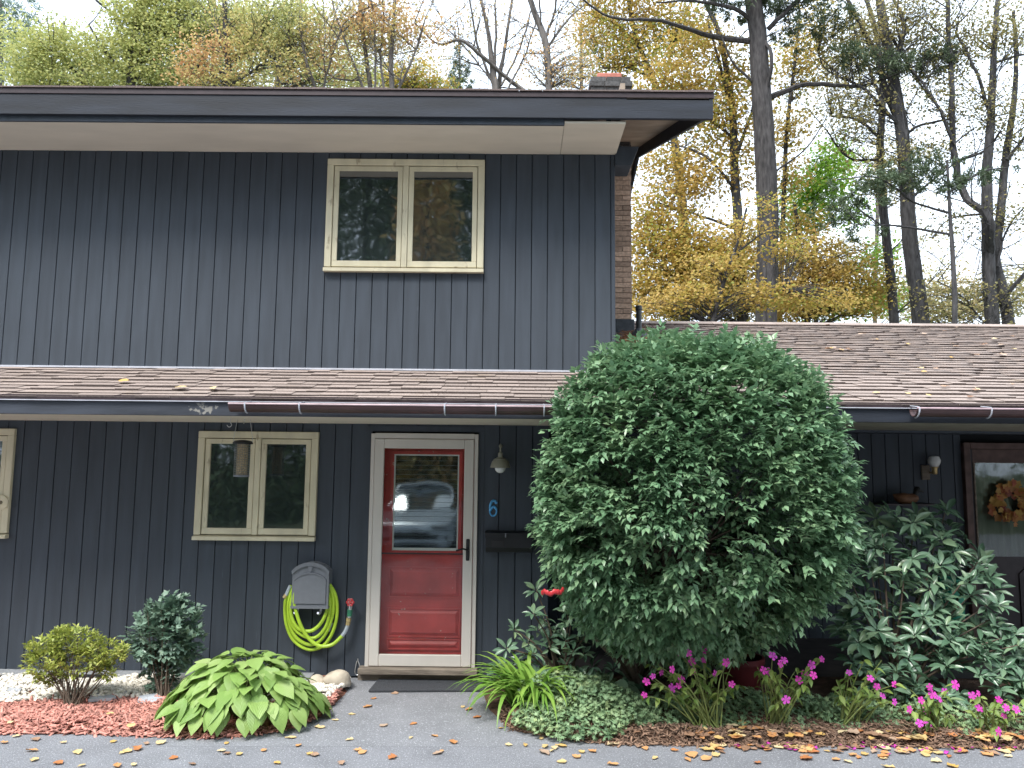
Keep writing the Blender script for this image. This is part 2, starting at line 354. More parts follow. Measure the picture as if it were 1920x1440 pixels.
def grid_leaf(prof, fold=.12, droop=.25, rows=None, cup=0.0):
    """leaf of len(prof) stations with half widths prof, midrib folded, tip drooping"""
    vs, fs = [], []; n = len(prof)
    for i, w in enumerate(prof):
        u = i / (n - 1); z = -droop * u * u
        for s, q in ((-1, 1), (-.55, .5), (0, 0), (.55, .5), (1, 1)):
            vs.append((u, s * w, z + fold * abs(s) * w * 2 - cup * (abs(s) ** 2) * w))
    for i in range(n - 1):
        for k in range(4):
            a = i * 5 + k; fs.append((a, a + 5, a + 6, a + 1))
    return np.array(vs, float), np.array(fs)
P_HOSTA = grid_leaf([.06, .40, .52, .50, .40, .22, .015], .10, .30, cup=.10)
P_RHODO = grid_leaf([.05, .32, .48, .50, .34, .03], .10, .22)
P_WREATH = grid_leaf([.1, .5, .3, .55, .2, .02], .1, .1)
def proto_mesh(name, proto, m):
    me = bpy.data.meshes.new(name); me.from_pydata([tuple(v) for v in proto[0]], [], [tuple(int(i) for i in t) for t in proto[1]])
    me.materials.append(m); me.polygons.foreach_set('use_smooth', [True] * len(me.polygons)); return me
def leaf_objs(name, me, P, D, N, Ln, Wd, parent):
    D, S, Nn = frames(D, N); W = Matrix.Translation(-WBASE.get(parent.name, Vector((0, 0, 0))))
    for i in range(len(P)):
        o = bpy.data.objects.new(name, me); COL.objects.link(o); o.parent = parent
        M = Matrix(((D[i, 0] * Ln[i], S[i, 0] * Wd[i], Nn[i, 0] * Ln[i], P[i, 0]), (D[i, 1] * Ln[i], S[i, 1] * Wd[i], Nn[i, 1] * Ln[i], P[i, 1]),
                    (D[i, 2] * Ln[i], S[i, 2] * Wd[i], Nn[i, 2] * Ln[i], P[i, 2]), (0, 0, 0, 1)))
        o.matrix_parent_inverse = W; o.matrix_basis = M
def bez(pts, n=8):
    """smooth Catmull-Rom path through points"""
    P = [Vector(p) for p in pts]; P = [P[0] * 2 - P[1]] + P + [P[-1] * 2 - P[-2]]; o = []
    for i in range(1, len(P) - 2):
        for k in range(n):
            t = k / n; a, b, c, d = P[i - 1], P[i], P[i + 1], P[i + 2]
            o.append(.5 * ((2 * b) + (c - a) * t + (2 * a - 5 * b + 4 * c - d) * t * t + (3 * b - a - 3 * c + d) * t ** 3))
    return o + [P[-2]]

# ================================================================== SETTING
def struct(o): o['kind'] = 'structure'; return o
def sheet(name, poly, z, m):
    mb = MB(); mb.add([(x, y, z) for x, y in poly], [tuple(range(len(poly)))]); return struct(mb.build(name, m))
sheet('ground', [(-600, -600), (600, -600), (600, 600), (-600, 600)], -.012, M_GROUND)
sheet('driveway', [(-40, -14), (40, -14), (40, -.25), (-40, -.25)], 0, M_ASPH)
# the walk to the door, rising a little to the threshold
wl = [gnd(350, 1400), gnd(470, 1383), gnd(560, 1360), gnd(620, 1325), gnd(650, 1300)]; wr = [gnd(1075, 1400), gnd(1010, 1385), gnd(960, 1365), gnd(940, 1325), gnd(935, 1300)]
mb = MB(); vs = []
for a, b in zip(wl, wr): q = .001 if not vs else .005; vs += [(a.x - .25, a.y, q), (b.x + .3, b.y, q)]
vs += [(-1.75, .0, .03), (.1, .0, .03)]
mb.add(vs, [(2 * i, 2 * i + 1, 2 * i + 3, 2 * i + 2) for i in range(len(vs) // 2 - 1)])
struct(mb.build('walkway', M_ASPH2))

def edge_curve(pts):
    w = [gnd(*p) for p in pts]; xs = np.array([p.x for p in w]); ys = np.array([p.y for p in w]); i = np.argsort(xs)
    return lambda x: np.interp(x, xs[i], ys[i])
f_mulch = edge_curve([(-500, 1378), (0, 1376), (150, 1377), (300, 1382), (400, 1386), (480, 1381), (560, 1364), (610, 1337), (645, 1305)])
f_grav = edge_curve([(-500, 1332), (0, 1329), (100, 1327), (200, 1322), (300, 1319), (420, 1316), (520, 1330), (565, 1350), (605, 1333), (640, 1303)])
f_bed = edge_curve([(905, 1300), (915, 1330), (955, 1368), (1050, 1386), (1150, 1396), (1300, 1398), (1500, 1398), (1700, 1401), (1920, 1404), (2600, 1410)])
def hnoise(x, y): return .012 * np.sin(x * 7.1 + 1.3 * np.sin(y * 5)) + .010 * np.sin(y * 11 + x * 3.3)
def strip(name, x0, x1, fback, ffront, hgt, m, nx=140, ny=16):
    xs = np.linspace(x0, x1, nx); V = []; 
    for x in xs:
        yb, yf = fback(x), ffront(x)
        for j in range(ny):
            t = j / (ny - 1); y = yf + (yb - yf) * t
            e = min(1, t * 6, (x1 - x) * 4 + .02, (x - x0) * 4 + .02)
            V.append((x, y, .006 + (hgt(t) + hnoise(x, y)) * e if t > 0 else .002))
    T = [(i * ny + j, (i + 1) * ny + j, (i + 1) * ny + j + 1, i * ny + j + 1) for i in range(nx - 1) for j in range(ny - 1)]
    return struct(npmesh(name, np.array(V), np.array(T), m, None, True))
XBL, XBR = -6.2, gnd(645, 1305).x
strip('mulch_bed', XBL, XBR, lambda x: -.02, f_mulch, lambda t: .035, M_SOIL)
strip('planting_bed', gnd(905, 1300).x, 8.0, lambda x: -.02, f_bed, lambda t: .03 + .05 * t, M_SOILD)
sheet('porch_floor', [(.3, -.06), (9, -.06), (9, 1.5), (.3, 1.5)], .10, M_DECK)

# loose mulch chips and pebbles
def chips(name, m, n, sampler, ln=(.03, .09), wd=(.008, .02), th=.006, tilt=.35, label=None, cat=None, z=.05):
    P = sampler(n); n = len(P); a = rng.uniform(0, 2 * np.pi, n); el = rng.normal(0, tilt, n)
    D = np.stack([np.cos(a) * np.cos(el), np.sin(a) * np.cos(el), np.sin(el)], 1)
    N = np.tile([0, 0, 1.], (n, 1)) + rng.normal(0, .35, (n, 3)); D, S, Nn = frames(D, N)
    l = rng.uniform(*ln, n) / 2; w = rng.uniform(*wd, n) / 2
    c = np.array([(-1, -1, -1), (1, -.6, -1), (1, .6, -1), (-1, 1, -1), (-1, -1, 1), (1, -.6, 1), (1, .6, 1), (-1, 1, 1)], float)
    V = P[:, None] + c[None, :, :1] * (D * l[:, None])[:, None] + c[None, :, 1:2] * (S * w[:, None])[:, None] + c[None, :, 2:] * (Nn * th / 2)[:, None]
    q = np.array([(0, 3, 2, 1), (4, 5, 6, 7), (0, 1, 5, 4), (1, 2, 6, 5), (2, 3, 7, 6), (3, 0, 4, 7)])
    T = q[None] + (np.arange(n) * 8)[:, None, None]
    return tag(npmesh(name, V.reshape(-1, 3), T.reshape(-1, 4), m), label, cat, kind='stuff')
def s_mulch(n):
    x = rng.uniform(-4.9, XBR - .03, n); yf = f_mulch(x); yb = np.minimum(f_grav(x), -.1)
    y = yf + (yb - yf) * rng.uniform(-.02, 1.02, n); e = np.clip((y - yf) / .1, 0, 1)
    return np.stack([x, y, .012 + .037 * e + hnoise(x, y) * e], 1)
chips('mulch_chips', M_CHIP, 7500, s_mulch, (.02, .11), (.006, .026), label='red wood mulch chips spread along the front of the left bed', cat='mulch')
def s_bed(n):
    x = rng.uniform(gnd(940, 1350).x, 4.2, n); yf = f_bed(x); y = yf + rng.beta(1, 2.2, n) * .9 - .03; e = np.clip((y - yf) / .15, 0, 1)
    return np.stack([x, y, .012 + .04 * e + hnoise(x, y) * e], 1)
chips('bed_litter', mat('bed_litter', (.20, .125, .085), .9, .4, 30, rv=.65), 5500, s_bed, (.02, .09), (.004, .016), .004, label='brown bark and needle litter in the flower bed', cat='litter')
def ico(sub):
    bm = bmesh.new(); bmesh.ops.create_icosphere(bm, subdivisions=sub, radius=1); bm.verts.index_update()
    r = np.array([v.co[:] for v in bm.verts]), np.array([[v.index for v in f.verts] for f in bm.faces]); bm.free(); return r
IV, IT = ico(1)
IV2, IT2 = ico(3)
def pebbles(name, m, P, smin, smax, label, cat):
    n = len(P); s = rng.uniform(smin, smax, n); sc = rng.uniform(.6, 1.25, (n, 3)); sc[:, 2] *= .7
    jit = 1 + rng.normal(0, .12, (n, len(IV), 1)); a = rng.uniform(0, 6.28, n); c, si = np.cos(a), np.sin(a)
    V = IV[None] * jit * (sc * s[:, None])[:, None]
    X = V[..., 0] * c[:, None] - V[..., 1] * si[:, None]; Y = V[..., 0] * si[:, None] + V[..., 1] * c[:, None]
    V = np.stack([X, Y, V[..., 2]], 2) + P[:, None]
    T = IT[None] + (np.arange(n) * len(IV))[:, None, None]
    return tag(npmesh(name, V.reshape(-1, 3), T.reshape(-1, 3), m, None, True), label, cat, kind='stuff')
n = 5200; x = rng.uniform(-4.9, XBR - .02, n); yf = f_grav(x) + .02; y = yf + (-.16 - yf) * rng.uniform(-.03, 1, n)
ok = y > f_mulch(x) + .015; x, y = x[ok], y[ok]
pebbles('gravel', M_PEBBLE, np.stack([x, y, .055 + hnoise(x, y) + rng.uniform(0, .015, len(x))], 1), .012, .026, 'white marble gravel between the mulch and the house wall', 'gravel')

def rock(name, c, r, m, label, cat, seed, group=None, z=None):
    g = np.random.default_rng(seed); V = IV2.copy()
    for k in range(5):
        d = unit(g.normal(size=3)); V *= (1 + .05 * np.sin(V @ d * (2.2 + k) + g.uniform(0, 6)))[:, None]
    V = V * np.array(r); V[:, 2] = np.maximum(V[:, 2], -r[2] * .55)
    o = npmesh(name, V + np.array(c), IT2, m, None, True); return tag(o, label, cat, group)
p = at(634, 1276, -.28); rock('boulder', (p.x, -.28, .085), (.115, .10, .085), M_BOULDER, 'round tan boulder beside the walk under the door wall', 'rock', 3)
p = at(598, 1281, -.30); rock('boulder', (p.x - .02, -.27, .07), (.075, .06, .05), M_BOULDER, 'smaller brown rock half hidden behind the hosta', 'rock', 8)
def slab(poly_px, label, th=.014, z=.062):
    w = [gnd(*p, z) for p in poly_px]; mb = MB(); c = sum(w, Vector()) / len(w); n = len(w)
    top = [(q.x, q.y, z + th * .6) for q in [c + (v - c) * .97 for v in w]]; bot = [(q.x, q.y, z - th) for q in w]; mid = [(q.x, q.y, z + th * .4) for q in w]
    mb.add(bot + mid + top, [tuple(range(n - 1, -1, -1)), tuple(range(2 * n, 3 * n))] + [(i + k * n, (i + 1) % n + k * n, (i + 1) % n + (k + 1) * n, i + (k + 1) * n) for k in (0, 1) for i in range(n)])
    return tag(mb.build('flagstone', M_FLAG), label, 'stone', 'flagstones in the white gravel')
slab([(165, 1313), (182, 1289), (245, 1286), (240, 1298), (210, 1310)], 'large grey flagstone in the gravel right of the azalea')
slab([(258, 1314), (262, 1306), (300, 1300), (305, 1312), (290, 1317)], 'small grey flagstone in front of the round dark shrub')
slab([(12, 1296), (20, 1286), (45, 1287), (38, 1296)], 'grey flagstone in the gravel near the left photo edge')
slab([(598, 1296), (606, 1289), (625, 1291), (620, 1299)], 'little grey flagstone in front of the two boulders')
# foundation ledge and rubber edging along the wall foot
mb = MB(); mb.box(-7.5, -1.75, -.19, -.014, -.1, .072); mb.build('foundation_ledge', M_CONC)['kind'] = 'structure'
mb = MB(); ed = [(-6.0, -.26), (-4.6, -.27), (-4.1, -.25), (-3.75, -.20), (-3.5, -.185)]
pp = bez([(x, y, .05) for x, y in ed], 6); mb.tube(pp, [.035] * len(pp), 6, flat=(.35, 1)); tag(mb.build('lawn_edging', M_BLACK), 'black rubber edging strip curving along the wall foot at left', 'edging')

# ================================================================== THE HOUSE
Zs, Zst = 4.824, 2.765      # upper soffit level, top of the skirt roof at the wall
XL, XC = -7.5, .905         # left end (out of frame), right corner of the upper storey
XP = .30                    # where the lower wall turns into the porch
ZLS = 2.262                 # lower soffit level
house = thing('townhouse', 'two-storey house with near-black vertical board siding and cream windows', 'house', (-3, 0, 0))
DX0, DX1, DZ0, DZ1 = -1.30, -.345, .10, 2.175   # door opening
WIN = {'up': (-1.795, -.318, 3.668, 4.752), 'low': (-2.872, -1.785, 1.211, 2.181), 'edge': (-5.70, at(26, 900, 0).x, 1.205, 2.185)}
mb = MB(); mb.box(XL, XC - .02, .012, 6.4, 2.30, 5.1); wall_u = mb.build('upper_wall', M_GROOVE, house)
mb = MB(); mb.box(XL, DX0, .012, .3, -.05, 2.30); mb.box(DX1, XP - .02, .012, 1.5, -.05, 2.30); mb.box(DX0, DX1, .012, .3, DZ1, 2.30); mb.box(DX0, DX1, .012, .3, -.05, DZ0 - .02)
wall_l = mb.build('lower_wall', M_GROOVE, house)
mb = MB(); mb.box(XC - .02, XC, .012, 6.4, 2.7, 5.4); mb.build('side_wall', M_SIDING, house)
mb = MB(); mb.prism([(0, 4.9), (6.4, 4.9), (3.2, 6.02)], XC - .06, XC - .022, 'x'); mb.build('gable_wall', M_SIDING, house)

def plank_run(x0, x1, pitch, phase, z0, z1, holes, parent):
    k0 = math.floor((x0 - phase) / pitch); x = phase + k0 * pitch
    while x < x1 - .01:
        a, b = max(x + .003, x0), min(x + pitch - .003, x1)
        segs = [(z0, z1)]
        if b - a > .012:
            cut = [(a, b, z0, z1)]
            for hx0, hx1, hz0, hz1 in holes:
                nxt = []
                for (ca, cb, c0, c1) in cut:
                    if cb <= hx0 or ca >= hx1 or c1 <= hz0 or c0 >= hz1: nxt.append((ca, cb, c0, c1)); continue
                    if c0 < hz0: nxt.append((ca, cb, c0, hz0))
                    if c1 > hz1: nxt.append((ca, cb, hz1, c1))
                    if ca < hx0: nxt.append((ca, hx0, max(c0, hz0), min(c1, hz1)))
                    if cb > hx1: nxt.append((hx1, cb, max(c0, hz0), min(c1, hz1)))
                cut = nxt
            for (ca, cb, c0, c1) in cut:
                if cb - ca < .012 or c1 - c0 < .01: continue
                y0 = -.012 + random.uniform(-.0012, .0012); ch = min(.003, (cb - ca) * .3)
                m = MB(); m.prism([(ca, .012), (cb, .012), (cb, y0 + ch), (cb - ch, y0), (ca + ch, y0), (ca, y0 + ch)], c0, c1, 'z')
                m.build('plank', M_SIDING, parent)
        x += pitch
def inner(w, e=.03): return (w[0] + e, w[1] - e, w[2] + e, w[3] - e)
plank_run(-5.4, XC, .1476, -4.743, Zst - .01, Zs - .002, [inner(WIN['up'])], wall_u)
plank_run(-5.4, XP, .1492, -4.474, .046, ZLS + .02, [inner(WIN['low']), inner(WIN['edge']), (DX0 - .03, DX1 + .03, -1, DZ1 + .02)], wall_l)
m = MB(); m.box(XL, XC, -.026, -.0, Zst - .012, Zst + .004); m.build('base_flashing', M_METAL, house)

def window(w, name, parent, label=None, mid=None):
    x0, x1, z0, z1 = w; o = thing(name, None, None, ((x0 + x1) / 2, 0, z0)); o.parent = parent
    o.matrix_parent_inverse = Matrix.Translation(-WBASE[parent.name])
    if label: o['label'] = label
    cw = .060; y0, y1 = -.045, .01
    m = MB(); m.cbox(x0, x1, y0, y1, z1 - cw, z1); m.cbox(x0, x0 + cw, y0, y1, z0 + .045, z1 - cw - .0005); m.cbox(x1 - cw, x1, y0, y1, z0 + .045, z1 - cw - .0005)
    m.build('casing', M_CREAM, o)
    m = MB(); m.hexa([(x0 - .002, y0 - .022, z0), (x1 + .002, y0 - .022, z0), (x1 + .002, y1, z0), (x0 - .002, y1, z0), (x0 - .002, y0 - .022, z0 + .032), (x1 + .002, y0 - .022, z0 + .032), (x1 + .002, y1, z0 + .0445), (x0 - .002, y1, z0 + .0445)]); m.build('sill', M_CREAM, o)
    xm = (x0 + x1) / 2 if mid is None else mid
    m = MB(); m.cbox(xm - .026, xm + .026, y0 + .006, y1, z0 + .046, z1 - cw - .001); m.build('mullion', M_CREAM, o)
    m = MB(); m.box(x0 + cw, x1 - cw, y1 - .012, y1 + .004, z0 + .045, z1 - cw); m.build('rebate', M_CAULK, o)
    for a, b in ((x0 + cw + .006, xm - .030), (xm + .030, x1 - cw - .006)):
        c, d = z0 + .050, z1 - cw - .007; s = .045; ys0, ys1 = y0 + .012, y1 - .004
        f = MB(); f.cbox(a, b, ys0, ys1, d - s, d, .003); f.cbox(a, b, ys0, ys1, c, c + s * 1.25, .003)
        f.cbox(a, a + s, ys0, ys1, c + s * 1.25 + .0004, d - s - .0004, .003); f.cbox(b - s, b, ys0, ys1, c + s * 1.25 + .0004, d - s - .0004, .003); f.build('sash', M_CREAM, o)
        g = MB(); g.box(a + s - .004, b - s + .004, ys0 + .016, ys0 + .020, c + s, d - s + .004); g.build('pane', M_PANE, o)
    return o
window(WIN['up'], 'window', house, 'cream double casement window on the upper storey')
window(WIN['low'], 'window', house, 'cream double casement window beside the hose box')
window(WIN['edge'], 'window', house, 'cream window cut by the left photo edge')

# ---- door: jamb, storm leaf with full glass, red panelled inner door
door = thing('front_door', 'red front door behind a beige full-glass storm door', None, ((DX0 + DX1) / 2, 0, DZ0)); door.parent = house
door.matrix_parent_inverse = Matrix.Translation(-WBASE[house.name])
m = MB(); m.cbox(DX0 - .006, DX0 + .028, -.050, .06, DZ0 - .04, DZ1, .003); m.cbox(DX1 - .028, DX1 + .006, -.050, .06, DZ0 - .04, DZ1, .003); m.cbox(DX0 + .0285, DX1 - .0285, -.050, .06, DZ1 - .045, DZ1 + .004, .003)
m.build('casing', M_STORM, door)
m = MB(); m.box(DX0 - .06, DX0 - .007, -.020, .011, .05, DZ1 + .02); m.box(DX1 + .007, DX1 + .06, -.020, .011, .05, DZ1 + .02); m.box(DX0 - .06, DX1 + .06, -.020, .011, DZ1 + .021, DZ1 + .07); m.build('trim_board', M_SIDING, door)
sx0, sx1, sz0, sz1 = DX0 + .031, DX1 - .031, DZ0 + .045, DZ1 - .048
gx0, gx1, gz0, gz1 = sx0 + .085, sx1 - .085, sz0 + .10, sz1 - .085
m = MB()
m.cbox(sx0, gx0, -.062, -.028, sz0, sz1, .005); m.cbox(gx1, sx1, -.062, -.028, sz0, sz1, .005); m.cbox(gx0 + .0004, gx1 - .0004, -.062, -.028, gz1, sz1, .005); m.cbox(gx0 + .0004, gx1 - .0004, -.062, -.028, sz0, gz0, .005)
m.build('storm_frame', M_STORM, door)
zmid = at(790, 1038, -.045).z
m = MB(); m.box(gx0 - .005, gx1 + .005, -.047, -.044, zmid + .006, gz1 + .005); m.build('pane', M_SGLASS, door)
m = MB(); m.box(gx0 - .005, gx1 + .005, -.047, -.044, gz0 - .005, zmid - .006); m.build('pane', M_SGLASS, door)
m = MB(); m.box(gx0, gx1, -.051, -.040, zmid - .006, zmid + .006); m.build('glazing_bar', M_BLACK, door)
m = MB(); m.cbox(DX0 + .01, DX1 - .01, .075, .12, DZ0, DZ1 - .02, .003); slab_ = m.build('door_leaf', M_RED, door)
iw = (gx0 + .075, gx1 - .055, zmid + .015, gz1 - .05)
m = MB(); m.box(iw[0] - .03, iw[1] + .03, .055, .074, iw[2] - .035, iw[2]); m.box(iw[0] - .03, iw[1] + .03, .055, .074, iw[3], iw[3] + .03); m.box(iw[0] - .03, iw[0] - .0005, .055, .074, iw[2] + .0005, iw[3] - .0005); m.box(iw[1] + .0005, iw[1] + .03, .055, .074, iw[2] + .0005, iw[3] - .0005)
m.build('window_moulding', M_RED, door)
m = MB(); e = .012; m.box(iw[0], iw[1], .060, .073, iw[2], iw[2] + e * 2); m.box(iw[0], iw[1], .060, .073, iw[3] - e, iw[3]); m.box(iw[0], iw[0] + e, .060, .073, iw[2] + e * 2, iw[3] - e); m.box(iw[1] - e, iw[1], .060, .073, iw[2] + e * 2, iw[3] - e)
m.build('window_bead', M_WHITE, door)
m = MB(); m.box(iw[0] + e, iw[1] - e, .0705, .0735, iw[2] + 2 * e, iw[3] - e); m.build('window_pane', glassmat('door_glass', False, .22, (.02, .026, .030)), door)
zz = iw[2] + .05
for k in range(22):
    if zz > iw[3] - .03: break
    m = MB(); m.box(iw[0] + e, iw[1] - e, .0700, .0703, zz, zz + .0035); m.build('blind_slat', mat('blind_grey', (.12, .14, .145), .6) if k == 0 else MATS['blind_grey'], door); zz += .042
for pz1, pz0 in ((at(780, 1066, .07).z, at(780, 1118, .07).z), (at(780, 1143, .07).z, at(780, 1192, .07).z), (at(780, 1200, .07).z, DZ0 + .17)):
    a, b = gx0 + .06, gx1 - .035; m = MB()
    m.hexa([(a, .0745, pz0), (b, .0745, pz0), (b, .0745, pz1), (a, .0745, pz1), (a + .03, .058, pz0 + .03), (b - .03, .058, pz0 + .03), (b - .03, .058, pz1 - .03), (a + .03, .058, pz1 - .03)])
    m.build('raised_panel', M_RED, door)
    f = MB(); t = .014
    f.box(a - t, b + t, .062, .0746, pz1, pz1 + t); f.box(a - t, b + t, .062, .0746, pz0 - t, pz0); f.box(a - t, a, .062, .0746, pz0, pz1); f.box(b, b + t, .062, .0746, pz0, pz1); f.build('panel_moulding', M_RED, door)
hp = at(877, 1031, -.07)
m = MB(); m.cbox(hp.x - .016, hp.x + .016, -.074, -.0625, hp.z - .095, hp.z + .095, .006); hd = m.build('handle_plate', M_BLACK, door)
m = MB(); m.tube(bez([(hp.x, -.072, hp.z + .0), (hp.x, -.11, hp.z), (hp.x - .04, -.115, hp.z + .012), (hp.x - .10, -.112, hp.z - .004)], 6), .008, 8); m.build('handle', M_BLACK, hd, True)
m = MB(); m.cbox(DX0 - .05, DX1 + .03, -.13, .08, DZ0 - .012, DZ0 + .040, .006); m.build('threshold', M_WOOD, door)
m = MB(); m.box(DX0 - .06, DX1 + .04, -.06, .02, -.03, DZ0 - .013); m.build('riser_board', M_WOOD, door)

# ---- skirt eave: deck, fascia, drip edge, soffit, shingles, gutter
def roof_pt(x, s, off=0):   # s metres up the slope from the eave
    return Vector((x, EAVE_Y + s * math.cos(TH) - off * math.sin(TH), EAVE_Z + s * math.sin(TH) + off * math.cos(TH)))
def rz(y): return EAVE_Z + SLOPE * (y - EAVE_Y)
UNITBOX = MB().box(-.5, .5, 0, 1, 0, 1)
def unit_box_mesh(m):
    me = bpy.data.meshes.new('shingle'); me.from_pydata(UNITBOX.v, [], UNITBOX.f); me.materials.append(m); me.materials.append(M_SHEDGE); me.polygons[2].material_index = 1; return me
ME_SH, ME_SHD = unit_box_mesh(M_SHINGLE), unit_box_mesh(M_SHDARK)
EXPO = 1.158 / 9
def shingles(parent, x0, x1, c0, c1, limit):
    cells = []
    for c in range(c0, c1):
        x = x0 - random.uniform(0, .2)
        while x < x1:
            w = random.choice((.12, .16, .19, .22, .27, .33)); a, b = max(x, x0), min(x + w, x1)
            if b - a > .03: cells.append((c, a, b, random.random()))
            x += w
    VV, n = [], 0
    W = Matrix.Translation(-WBASE[parent.name])
    rot = Matrix.Rotation(TH - .012 / EXPO, 4, 'X')
    for i, (c, a, b, q) in enumerate(cells):
        th = .014 if q > .6 else .0085
        s = c * EXPO - .014 + random.uniform(-.004, .004)
        p = roof_pt((a + b) / 2, s, -.014 + random.uniform(0, .002))
        M = Matrix.Translation(p) @ rot @ Matrix.Diagonal((b - a - .003, EXPO + .06, th, 1))
        if i < limit:
            o = bpy.data.objects.new('shingle', ME_SH); COL.objects.link(o); o.parent = parent
            o.matrix_parent_inverse = W; o.matrix_basis = M
        else: VV.append([(M @ Vector(v))[:] for v in UNITBOX.v])
    if VV:
        V = np.array(VV); T = np.array(UNITBOX.f)[None] + (np.arange(len(V)) * 8)[:, None, None]
        o = npmesh('shingle_courses', V.reshape(-1, 3), T.reshape(-1, 4), M_SHINGLE, parent); o['kind'] = 'stuff'
        o.data.materials.append(M_SHEDGE); mi = np.zeros(len(V) * 6, dtype=np.int32); mi[2::6] = 1; o.data.polygons.foreach_set('material_index', mi)
skirt = thing('skirt_roof', None, None, (-3, -1.1, EAVE_Z)); skirt.parent = house; skirt.matrix_parent_inverse = Matrix.Translation(-WBASE[house.name])
def deck(x0, x1, ylist, parent, name='deck'):
    m = MB(); up = [(y, rz(y) - .032 if y <= 3.2 else 2 * rz(3.2) - rz(y) - .032) for y in ylist]; m.prism(up + [(y, z - .10) for y, z in reversed(up)], x0, x1, 'x'); return m.build(name, M_SHINGLE, parent)
deck(XL, XC, [EAVE_Y + .02, .012], skirt)
shingles(skirt, -5.4, XC, 0, 9, 300)
wing = thing('side_wing', 'low wing with brown shingle roof and deep dark porch', 'house', (4.5, 0, 0))
wroof = thing('wing_roof', None, None, (4.5, -1.1, EAVE_Z)); wroof.parent = wing; wroof.matrix_parent_inverse = Matrix.Translation(-WBASE[wing.name])
deck(XC + .002, 9, [EAVE_Y + .02, 3.2, 7.5], wroof)
NC = int((3.2 - EAVE_Y) / math.cos(TH) / EXPO)
shingles(wroof, XC + .004, 7.6, 0, NC + 1, 300)
m = MB(); x = XC + .01
while x < 8.8:
    w = .28; m = MB(); zt = rz(3.2) + .02
    m.prism([(3.2 - .15, zt - .055), (3.2, zt), (3.2 + .15, zt - .055), (3.2 + .15, zt - .065), (3.2, zt - .012), (3.2 - .15, zt - .065)], x, x + w - .004, 'x'); m.build('ridge_cap', M_SHINGLE, wroof); x += w
def eave_trim(x0, x1, parent, sofx=None):
    m = MB(); m.box(x0, x1, EAVE_Y - .006, EAVE_Y + .03, EAVE_Z - .035, EAVE_Z + .004); m.build('drip_edge', M_DRIP, parent)
    m = MB(); m.box(x0, x1, EAVE_Y - .012, EAVE_Y + .02, EAVE_Z - .042, EAVE_Z - .0355); m.build('metal_lip', M_METAL, parent)
    m = MB(); m.cbox(x0, x1, EAVE_Y + .012, EAVE_Y + .045, ZLS - .008, EAVE_Z - .043, .003); return m.build('fascia', M_FASCIA_L if x0 < 0 else M_FASCIA, parent)
# fascia paint with one peeled patch (a shape of its own, at a place on the board)
M_FASCIA_L = M_FASCIA_B.copy(); M_FASCIA_L.name = 'fascia_paint_peeled'; n = M_FASCIA_L.node_tree; l = n.links.new
pr = [q for q in n.nodes if q.type == 'BSDF_PRINCIPLED'][0]; cur = pr.inputs['Base Color'].links[0].from_socket
g = n.nodes.new('ShaderNodeNewGeometry'); pc = at(380, 766, EAVE_Y)
sb = n.nodes.new('ShaderNodeVectorMath'); sb.operation = 'SUBTRACT'; l(g.outputs['Position'], sb.inputs[0]); sb.inputs[1].default_value = pc
dv = n.nodes.new('ShaderNodeVectorMath'); dv.operation = 'MULTIPLY'; l(sb.outputs[0], dv.inputs[0]); dv.inputs[1].default_value = (6, 0, 11)
ln_ = n.nodes.new('ShaderNodeVectorMath'); ln_.operation = 'LENGTH'; l(dv.outputs[0], ln_.inputs[0])
pn = n.nodes.new('ShaderNodeTexNoise'); pn.inputs['Scale'].default_value = 26; pn.inputs['Detail'].default_value = 8; l(g.outputs['Position'], pn.inputs['Vector'])
ad = n.nodes.new('ShaderNodeMath'); ad.operation = 'MULTIPLY_ADD'; l(pn.outputs['Fac'], ad.inputs[0]); ad.inputs[1].default_value = 2.6; l(ln_.outputs['Value'], ad.inputs[2])
rp = n.nodes.new('ShaderNodeValToRGB'); rp.color_ramp.elements[0].position = .0; rp.color_ramp.elements[0].color = (1, 1, 1, 1); rp.color_ramp.elements[1].color = (0, 0, 0, 1)
mr = n.nodes.new('ShaderNodeMapRange'); mr.inputs['From Min'].default_value = 1.5; mr.inputs['From Max'].default_value = 1.62; l(ad.outputs[0], mr.inputs['Value'])
l(mr.outputs['Result'], rp.inputs['Fac']); mxp = n.nodes.new('ShaderNodeMix'); mxp.data_type = 'RGBA'; l(rp.outputs['Color'], mxp.inputs['Factor']); l(cur, mxp.inputs['A']); mxp.inputs['B'].default_value = (.22, .21, .19, 1); l(mxp.outputs['Result'], pr.inputs['Base Color'])
eave_trim(XL, XC, skirt); eave_trim(XC + .001, 9, wroof)
xs = at(127, 785, -.6).x
m = MB(); m.box(XL, xs, EAVE_Y + .046, -.002, ZLS + .001, ZLS + .018); m.build('soffit_panel', M_SOFFIT, skirt)
m = MB(); m.box(xs + .006, XP, EAVE_Y + .046, -.002, ZLS, ZLS + .018); m.build('soffit_panel', M_SOFFIT, skirt)
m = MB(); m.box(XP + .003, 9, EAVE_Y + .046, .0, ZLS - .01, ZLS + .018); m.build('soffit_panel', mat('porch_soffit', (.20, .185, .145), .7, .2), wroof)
m = MB(); m.box(XP + .003, 9, .002, .12, ZLS - .03, ZLS + .25); m.build('porch_beam', M_SIDING, wing)
m = MB(); m.box(XP + .003, 9, .121, 1.5, ZLS + .03, ZLS + .06); m.build('porch_ceiling', M_SIDING, wing)
m = MB(); m.box(XP + .003, 9, 1.512, 1.7, -.05, ZLS + .2); pw = m.build('porch_wall', M_GROOVE, wing)
RD0 = at(1806, 950, 1.5).x
plank_run(XP + .01, RD0, .1492, .02, .10, ZLS + .03, [], pw)
for o in pw.children: o.matrix_parent_inverse = Matrix.Translation((0, 1.5, 0))
